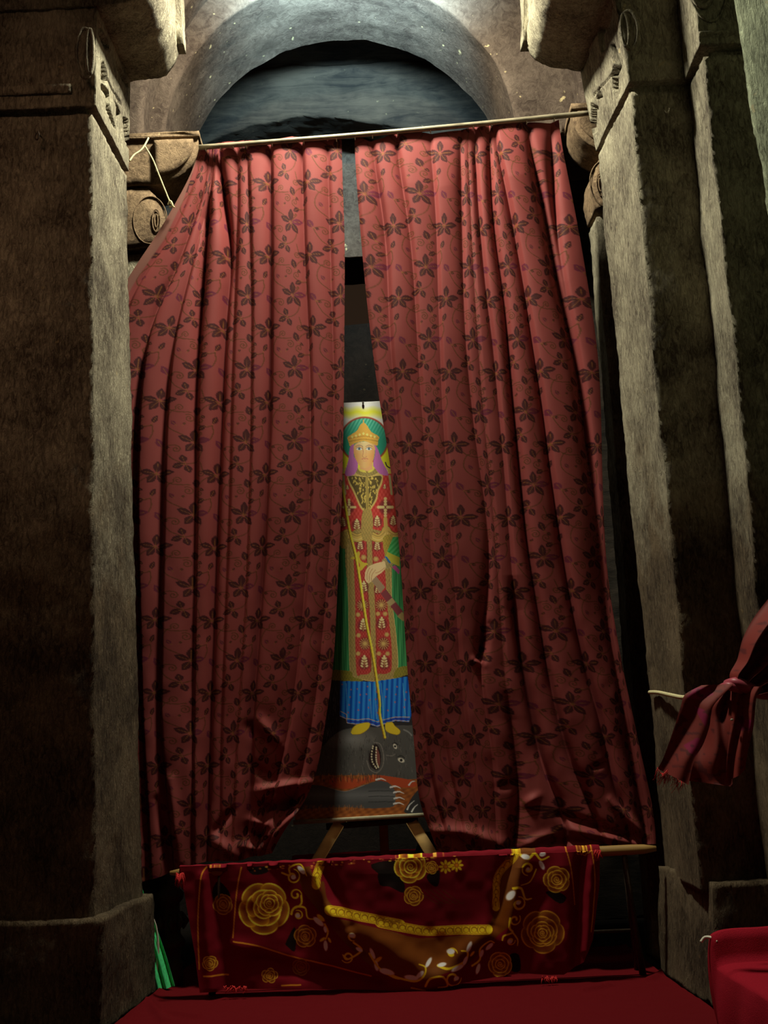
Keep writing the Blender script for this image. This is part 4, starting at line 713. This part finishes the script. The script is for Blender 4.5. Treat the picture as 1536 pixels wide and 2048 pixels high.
def drop(f, x, y, r, a=0., l=2.2, col=WW): (cx, cy), = f((x, y)); B.ell(cx, cy, r*l/3.2, r/3.2, col, 1, .35, a)
curl(d_, 850, 300, 50, -1.4, 1); scroll(d_, ((780, 275), (830, 290), (830, 240), (900, 220), (940, 290)), 4); drop(d_, 905, 255, 15, .8); drop(d_, 853, 302, 15, 0, 1.1)
curl(d_, 868, 415, 40, .2, -1); scroll(d_, ((905, 420), (905, 470), (870, 500)), 4); scroll(d_, ((840, 540), (850, 510), (880, 490), (930, 500), (945, 560), (985, 570)), 4.5); curl(d_, 885, 545, 32, -2, 1); drop(d_, 882, 548, 14, 0, 1.1)
drop(d_, 1015, 585, 17, .7, 2.4); drop(d_, 1030, 560, 14, .7, 2.2, YG); scroll(d_, ((1055, 600), (1075, 650), (1060, 700)), 4); drop(d_, 1060, 740, 13, 1.5, 2.6); drop(d_, 1040, 700, 9, -.6, 2.4, YG); drop(d_, 1085, 705, 8, 1.1, 2.4, YG); drop(d_, 1058, 635, 10, 1.4, 2.2)
curl(d_, 1232, 680, 30, 1.2, 1, .8, 7); drop(d_, 1230, 672, 16, 0, 1.3); scroll(d_, ((1240, 720), (1290, 770), (1200, 830), (1170, 800)), 4.2); drop(d_, 1275, 765, 12, .5, 2); curl(d_, 1200, 815, 40, 2.6, -1)
drop(d_, 1360, 790, 12, 1.2, 3.2); drop(d_, 1395, 830, 12, -.7, 2.6, YG); drop(d_, 1385, 870, 13, 1.4, 2.6); drop(d_, 1450, 910, 17, .25, 2.8); scroll(d_, ((1340, 790), (1400, 880), (1490, 940), (1560, 950)), 4)
drop(e_, 45, 905, 18, .25, 2.6); drop(e_, 200, 938, 17, .1, 2.6); scroll(e_, ((80, 930), (150, 950), (230, 960), (280, 920), (290, 870), (250, 850)), 4.5); drop(e_, 255, 915, 14, -.8, 2.2); drop(e_, 310, 840, 12, -1., 2.8); scroll(e_, ((290, 990), (320, 940), (400, 930), (430, 990), (370, 1000)), 4.5); curl(e_, 465, 945, 55, 0, 1, 1.1, 5); drop(e_, 488, 945, 14, 0, 1.2)
curl(e_, 460, 785, 34, 0, -1, .8, 7); drop(e_, 452, 775, 17, 0, 1.5); scroll(e_, ((370, 860), (440, 880), (540, 840), (560, 780), (520, 770)), 5); drop(e_, 495, 880, 15, -.4, 2.8); drop(e_, 395, 855, 12, -.2, 2.4); drop(e_, 545, 835, 12, -1.2, 2.6); drop(e_, 570, 745, 13, -1.2, 2.8); drop(e_, 590, 790, 8, -.9, 2.6, YG)
scroll(e_, ((590, 870), (640, 830), (640, 760), (700, 710), (730, 720)), 4); drop(e_, 628, 890, 12, -1.3, 2.9); drop(e_, 650, 790, 12, -1.3, 2.2); drop(e_, 700, 745, 13, -.8, 2.4)
curl(e_, 860, 570, 40, -.6, 1); scroll(e_, ((830, 560), (825, 620), (845, 650), (790, 670), (780, 700)), 4.5); scroll(e_, ((845, 650), (880, 700), (880, 740)), 3.5); curl(e_, 835, 705, 30, 0, 1, 1, 3.5); drop(e_, 828, 710, 15, 0, 1.1)
drop(e_, 835, 415, 20, -.9, 1.9); curl(e_, 885, 470, 48, -1.6, 1, 1.1, 6); scroll(e_, ((850, 370), (900, 370), (930, 440), (970, 440)), 5); drop(e_, 882, 462, 13, 0, 1.2)
curl(e_, 945, 245, 45, 1.6, 1, 1.1, 6); scroll(e_, ((900, 160), (950, 180), (990, 150), (1030, 190), (1080, 170)), 5.5); drop(e_, 930, 170, 16, .2, 1.8); drop(e_, 1035, 225, 14, 1.1, 2.2); drop(e_, 1040, 155, 14, -.3, 1.5); drop(e_, 945, 248, 11, 0, 1.1); scroll(e_, ((1000, 250), (960, 330), (900, 350)), 2.6)
for _ in range(60): q = rr.uniform(0, 1); x = 505+q*420; y = 1738-q*30; B.ell(x+rr.uniform(-8, 8), y+rr.uniform(-4, 6), rr.uniform(1.5, 4), rr.uniform(1, 2), rr.choice(((196, 130, 40), (150, 70, 30), (220, 170, 60))), .8, .4)
for k in range(5): x = 1150-k*60; scroll(e_, ((300+k*40-60, 380), (360+k*40, 470), (420+k*30, 440)), 1.6, (72, 30, 10))
nc, nr_ = 620, 250
fr = np.linspace(0, 1, nc)[None]; vv = np.linspace(0, 1, nr_)[:, None]
ytop = 1728-fr*31; yL = np.array([1728, 1985]);
lx = lambda v: np.interp(v, [0, .3, .7, 1], [358, 372, 390, 400]); rx = lambda v: np.interp(v, [0, .3, .72, .9, 1], [1200, 1199, 1186, 1168, 1128])
ybot = np.interp(lx(1)+(1128-400)*fr, [400, 480, 600, 760, 863, 916, 997, 1041, 1100, 1128], [1985, 1979, 1977, 1983, 1979, 1968, 1953, 1946, 1950, 1950])
PX = lx(vv)*(1-fr)+rx(vv)*fr; PY = ytop*(1-vv)+ybot*vv
dd = .012*np.sin(fr*21+.6*np.sin(vv*3)+2)*(.25+.75*vv)
for (x0, y0, x1, y1, wd, h) in ((430, 1740, 455, 1975, 16, -.05), (408, 1750, 425, 1975, 12, .03), (620, 1735, 665, 1830, 14, .05), (650, 1735, 700, 1850, 12, -.03), (665, 1830, 900, 1965, 26, .04), (520, 1920, 760, 1975, 20, -.05), (470, 1890, 640, 1935, 16, .02), (1020, 1705, 990, 1850, 14, -.05), (1045, 1705, 1010, 1880, 16, .05), (990, 1850, 860, 1965, 22, .035), (1120, 1710, 1150, 1930, 16, .02), (1165, 1705, 1150, 1930, 11, -.05), (1183, 1705, 1172, 1900, 9, .03), (560, 1735, 590, 1900, 20, -.02), (1075, 1800, 1040, 1940, 20, -.03), (760, 1715, 820, 1960, 40, .02)):
    L = math.hypot(x1-x0, y1-y0); tx, ty = (x1-x0)/L, (y1-y0)/L; al = (PX-x0)*tx+(PY-y0)*ty; pe = -(PX-x0)*ty+(PY-y0)*tx; al2 = np.clip(al, 0, L); dd += h*np.exp(-(np.hypot(al-al2, pe)/wd)**2)*np.clip(vv*8, 0, 1)
dd += .004*noise2(PX*.05, PY*.05, 1., 4)
P = at_grid(PX, PY, np.full(PX.shape, 7.715)); P[..., 1] -= dd*.8
top_rows = []; colr = []
a, b = at(340, 1746, 7.76), at(1312, 1697, 7.76)
for k, ang in enumerate(np.linspace(math.pi*1.0, 0.25, 9)):   # over the bar to its back
    c0 = P[0].copy(); base = a+(b-a)*((c0[:, 0:1]-a[0])/(b[0]-a[0])); q = base.copy(); q[:, 1] = 7.76+.041*math.cos(ang)*1.0; q[:, 2] = base[:, 2]+.041*math.sin(ang)*1.0+.002*np.sin(c0[:, 0]*60); top_rows.append(q)
bk = top_rows[-1].copy(); bk[:, 2] -= .12; bk[:, 1] += .012; rowsP = [bk]+top_rows[::-1]; rowsP = np.array(rowsP)
P = np.concatenate([rowsP, P[4:]], 0); cB = B.sample(PX, PY); cB = np.concatenate([np.repeat(cB[:1], len(rowsP), 0), cB[4:]], 0)
bl = thing('blanket', ((a+b)/2)[0:2].tolist()+[0.], 'red and gold plush blanket with printed roses and scrolls draped over the low rail', 'blanket')
mesh_obj('cloth', P, gfaces(P.shape[0], nc), M_BLANKET, bl, colors=np.clip(lin(cB)**.9*1.8, 0, .95))
def tassel(parent, x, y, Y, n, L, spread, seed=1, mat=M_TASSEL, nm='tassel'):
    r_ = random.Random(seed); Vs = []
    for k in range(n):
        p = at(x+r_.uniform(-spread, spread), y+r_.uniform(-3, 3), Y-.01); q = p+np.array([r_.uniform(-.02, .02), r_.uniform(-.02, .01), -L*r_.uniform(.5, 1)]); q[2] = max(q[2], .014); Vs.append(tube([p, (p+q)/2+np.array([r_.uniform(-.008, .008), 0, 0]), q], [.0035, .003, .0015], 5))
    o = mesh_obj(nm, *merge(Vs), mat, parent); return o
tassel(bl, 360, 1748, 7.70, 26, .08, 7, 1); tassel(bl, 470, 1974, 7.7, 30, .03, 24, 2); tassel(bl, 1100, 1955, 7.68, 26, .03, 16, 3); tassel(bl, 1195, 1702, 7.70, 14, .05, 6, 4)

# ------------------------------------------------------------------ carpet, platform
def ridge(X, Y, x0, y0, x1, y1, wd, h):
    L = math.hypot(x1-x0, y1-y0); tx, ty = (x1-x0)/L, (y1-y0)/L; al = (X-x0)*tx+(Y-y0)*ty; pe = -(X-x0)*ty+(Y-y0)*tx; return h*np.exp(-(np.hypot(al-np.clip(al, 0, L), pe)/wd)**2)
U, W_ = np.meshgrid(np.linspace(0, 1, 240), np.linspace(0, 1, 240)); Yc = 5.2+3.7*W_; XLc = np.interp(Yc, [5.2, 6.8, 6.95, 7.9, 8.9], [-1.61, -1.61, -1.59, -1.52, -1.44]); XRc = np.interp(Yc, [5.2, 6.9, 7.9, 8.9], [1.615, 1.605, 1.545, 1.53]); Xc = XLc*(1-U)+XRc*U
Zc = .006+.003*noise2(Xc, Yc, 5., 3)+.002*noise2(Xc, Yc, 14., 6)+.03*np.exp(-U/.012)+.012*np.exp(-(1-U)/.01)
for x0, y0, x1, y1 in ((335, 2028, 395, 2036), (300, 2010, 330, 2045), (1300, 1962, 1330, 1950), (1170, 1985, 1215, 1975)):
    q0, q1 = atZ(x0, y0, 0), atZ(x1, y1, 0); Zc += ridge(Xc, Yc, q0[0], q0[1], q1[0], q1[1], .03, .022)
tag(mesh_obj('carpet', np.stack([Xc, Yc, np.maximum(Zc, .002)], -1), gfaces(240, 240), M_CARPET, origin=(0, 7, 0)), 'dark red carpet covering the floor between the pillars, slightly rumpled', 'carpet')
zt = .32
U, W_ = np.meshgrid(np.linspace(0, 1, 90), np.linspace(0, 1, 130)); Y0, Y1 = 4.2, 6.52; ztop = zt+.15*np.clip((W_-.955)/.02, 0, 1)
s_ = U*1.0-.36; fold = .018*np.sin(W_*37)*np.clip(-s_*4, 0, 1)
Xp = 1.565+.02*np.sin(W_*5)+np.maximum(s_, 0)-.03*np.sin(np.clip(-s_*8, 0, 3.1))-fold; Zp = ztop+np.minimum(s_*1.3, 0)+.010*noise2(Xp, W_*3, 4., 9); Zp = np.where(s_ > -.06, Zp-.025*np.exp(-np.abs(s_)/.03), Zp); Zp = np.maximum(Zp, .012)
pf = thing('platform', (2.2, 5.5, 0), 'raised block draped in dark red carpet at the bottom right corner', 'platform')
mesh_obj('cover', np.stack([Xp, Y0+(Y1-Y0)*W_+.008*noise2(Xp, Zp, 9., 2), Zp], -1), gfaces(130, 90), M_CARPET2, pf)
mesh_obj('block', *rbox(1.64, 2.28, Y0, Y1-.1, .0, zt-.03, .1), M_DARKROCK, pf)
fy = [at(1402, 1884, 6.5), at(1410, 1875, 6.5), at(1424, 1876, 6.48), at(1435, 1884, 6.45)]
mesh_obj('frayed_edge', *tube(spline(fy), .008, 6), M_WHITE, pf, label='white frayed edge of the cover')

# ------------------------------------------------------------------ tied back cloth at the right
def drape(name, Lp, Rp, Y, fn, parent, nu=60, nv=110, mat=None, colf=None, dy=None):
    v = np.linspace(0, 1, nv); Ls, Rs = spline(Lp, 12), spline(Rp, 12)
    g = lambda S_: np.stack([np.interp(v*(len(S_)-1), np.arange(len(S_)), S_[:, i]) for i in (0, 1)], -1)
    Lg, Rg = g(Ls), g(Rs); u = np.linspace(0, 1, nu)[None, :, None]; Q = Lg[:, None]*(1-u)+Rg[:, None]*u; U_ = np.broadcast_to(u[..., 0], Q.shape[:2]); V_ = np.broadcast_to(v[:, None], Q.shape[:2])
    P = at_grid(Q[..., 0], Q[..., 1], np.full(Q.shape[:2], Y)); P[..., 1] -= fn(U_, V_); P[..., 2] += 0
    c = None
    if colf is not None: c = lin(colf(Q[..., 0], Q[..., 1]))
    return mesh_obj(name, P, gfaces(nv, nu), mat or M_CURTAIN, parent, colors=c)
def tcol(X, Y):
    base = np.array((118, 40, 34)); pur = np.array((134, 24, 66)); c = np.broadcast_to(base, X.shape+(3,)).astype(float).copy()
    for P in (((1385, 1376), (1415, 1375), (1420, 1390), (1395, 1400), (1370, 1395)), ((1384, 1412), (1400, 1420), (1408, 1440), (1400, 1455), (1390, 1430)), ((1362, 1490), (1385, 1475), (1398, 1480), (1380, 1512), (1370, 1505)), ((1465, 1440), (1492, 1440), (1488, 1462), (1464, 1460))):
        m = inside(X, Y, P)[..., None]; c = c*(1-m)+pur*m
    n = noise2(X, Y, .12, 5); m = np.clip((n-.45)*6, 0, 1)[..., None]*.5; return c*(1-m)+np.array((60, 20, 26))*m
tc_ = thing('tied_cloth', at(1440, 1560, 6.4), 'wine red cloth gathered and knotted against the right pillar, ragged tail hanging', 'curtain')
drape('gathered_panel', [(1560, 1170), (1536, 1198), (1505, 1239), (1485, 1278), (1474, 1319), (1459, 1348), (1462, 1372)], [(1720, 1300), (1680, 1330), (1640, 1350), (1600, 1365), (1560, 1375), (1530, 1385), (1500, 1392)], 6.42, lambda U, V: (.16*np.exp(-(((U*3.4+.12*V) % 1-.45)/.2)**2)+.10*U)*(1-.45*V), tc_, 120, 120, colf=tcol)
drape('tail', [(1400, 1371), (1368, 1389), (1359, 1412), (1347, 1453), (1327, 1512), (1315, 1537)], [(1458, 1369), (1420, 1408), (1412, 1430), (1408, 1455), (1396, 1488), (1378, 1520), (1366, 1568)], 6.40, lambda U, V: .13*U*(.4+.6*V)+.012*np.sin(U*8+V*3)+.03*(1-V), tc_, 60, 110, colf=tcol)
drape('tail', [(1452, 1374), (1425, 1406), (1414, 1440), (1402, 1490), (1384, 1530), (1374, 1561)], [(1466, 1374), (1462, 1410), (1458, 1446), (1457, 1500), (1457, 1540), (1456, 1572)], 6.44, lambda U, V: .12*U*(.5+.5*V)+.016*np.sin(U*9-V*4)+.012*np.sin(V*9+U*4)-.02, tc_, 60, 110, colf=tcol)
drape('tail', [(1458, 1372), (1457, 1400), (1456, 1440), (1450, 1480), (1446, 1520), (1444, 1568)], [(1506, 1376), (1496, 1397), (1492, 1446), (1486, 1480), (1480, 1508), (1476, 1538)], 6.42, lambda U, V: .10*U+.02*np.sin(U*9+V*2)+.05, tc_, 50, 110, colf=tcol)
kn = [at(1452, 1366, 6.4), at(1475, 1366, 6.34), at(1500, 1378, 6.34), at(1530, 1388, 6.4), at(1570, 1380, 6.44)]
o = mesh_obj('knot', *tube(spline(kn, 8), np.interp(np.linspace(0, 1, 33), [0, .2, .5, 1], [.02, .035, .04, .03]), 12, flat=.8), M_SATIN, tc_)
o = mesh_obj('knot', *tube(spline([at(1440, 1378, 6.42), at(1455, 1372, 6.35), at(1470, 1376, 6.33), at(1490, 1384, 6.38)], 8), .022, 10), M_SATIN, tc_)
r_ = random.Random(5); fv = []
for k in range(60):
    q = r_.random(); x = 1315+q*50; y = 1540+q*22+8*math.sin(q*9); p = at(x, y-6, 6.37); fv.append(tube([p, p+np.array([r_.uniform(-.02, .01), -.005, -.02]), p+np.array([r_.uniform(-.04, .01), -.01, -r_.uniform(.03, .07)])], [.0015, .0012, .0008], 4))
o = mesh_obj('frayed_hem', *merge(fv), M_TASSEL, tc_); o['kind'] = 'stuff'
pn = at(1464, 1442, 6.33); mesh_obj('pin', *lathe([(.004, 0), (.009, .004), (.005, .012)], pn, 10), M_WHITE, tc_, label='tiny white pin head')
rp = spline([at(1311, 1384, 7.75), at(1318, 1385, 7.5), at(1345, 1391, 7.1), at(1368, 1395, 6.75), at(1400, 1394, 6.5), at(1450, 1380, 6.44)], 10); rp[:, 0] = np.minimum(rp[:, 0], np.where(rp[:, 1] > 6.95, 1.6, 99))
tag(mesh_obj('rope', *tube(rp, .012, 8), M_ROPE), 'cream rope running from the knotted cloth across the right pillar', 'rope')

# ------------------------------------------------------------------ things at the foot of the left pillar and behind the easel
g = thing('green_cloth', at(325, 1975, 8.05), 'bright green ribbed cloth slumped behind the left pillar base', 'cloth')
drape('cloth', [(262, 1760), (262, 1800), (265, 1850), (270, 1910), (285, 1985)], [(284, 1765), (293, 1795), (312, 1845), (333, 1905), (352, 1970)], 8.05, lambda U, V: .03*np.abs(np.sin(U*14))+.05*np.sin(U*3.1), g, 60, 70, mat=M_GREEN)
drape('white_trim', [(306, 1838), (310, 1850), (313, 1880), (312, 1945)], [(309, 1838), (315, 1858), (319, 1895), (315, 1950)], 7.995, lambda U, V: .004*np.sin(U*3), g, 8, 30, mat=M_WHITE)
c = at(338, 1960, 8.19); c[2] = 0
cs = thing('carved_stand', c, 'dark turned and carved wooden stand, mostly hidden under the left curtain hem', 'stand')
pf_ = [(r*.68, z*.92) for r, z in [(.13, 0), (.13, .16), (.10, .18), (.10, .25), (.15, .27), (.16, .3), (.12, .34), (.09, .37), (.13, .41), (.15, .46), (.11, .50), (.08, .53), (.14, .58), (.15, .62), (.10, .66), (.09, .75)]]
mesh_obj('turned_post', *lathe(pf_, c, 28), M_WOODD, cs)
for k in range(10):
    a_ = k*math.pi/5; q = c+np.array([.095*math.cos(a_), .095*math.sin(a_), .40]); mesh_obj('carved_leaf', *tube([q+np.array([0, 0, -.05]), q+np.array([.018*math.cos(a_), .018*math.sin(a_), 0]), q+np.array([0, 0, .05])], [.006, .024, .005], 8), M_WOODD, cs)
v, f = rbox(-.75, .55, 9.0, 9.5, 0, .62, .06); bx = thing('chest', (-.1, 9.25, 0), 'low chest with a dark red cover in the gloom behind the easel', 'chest')
mesh_obj('body', roughen(v, .004), f, M_WOODD, bx); v, f = rbox(-.78, .58, 8.97, 9.53, .56, .66, .03); mesh_obj('cover', roughen(v, .012), f, M_CARPET2, bx)
U, W_ = np.meshgrid(np.linspace(0, 2*math.pi, 48), np.linspace(0, 1, 24)); c = at(862, 1700, 8.75); R_ = .14*np.sin(np.clip(W_*2.6+.25, 0, 3.1))+.012*np.sin(U*7+W_*5)
tag(mesh_obj('cloth_bundle', np.stack([c[0]+R_*np.cos(U)*1.1, c[1]+R_*np.sin(U), (c[2]+.12)*W_+.0], -1), gfaces(24, 48), M_TEAL), 'dark teal cloth bundle seen low between easel leg and right curtain', 'cloth')

for o in bpy.data.objects:
    if '_w' in o: del o['_w']
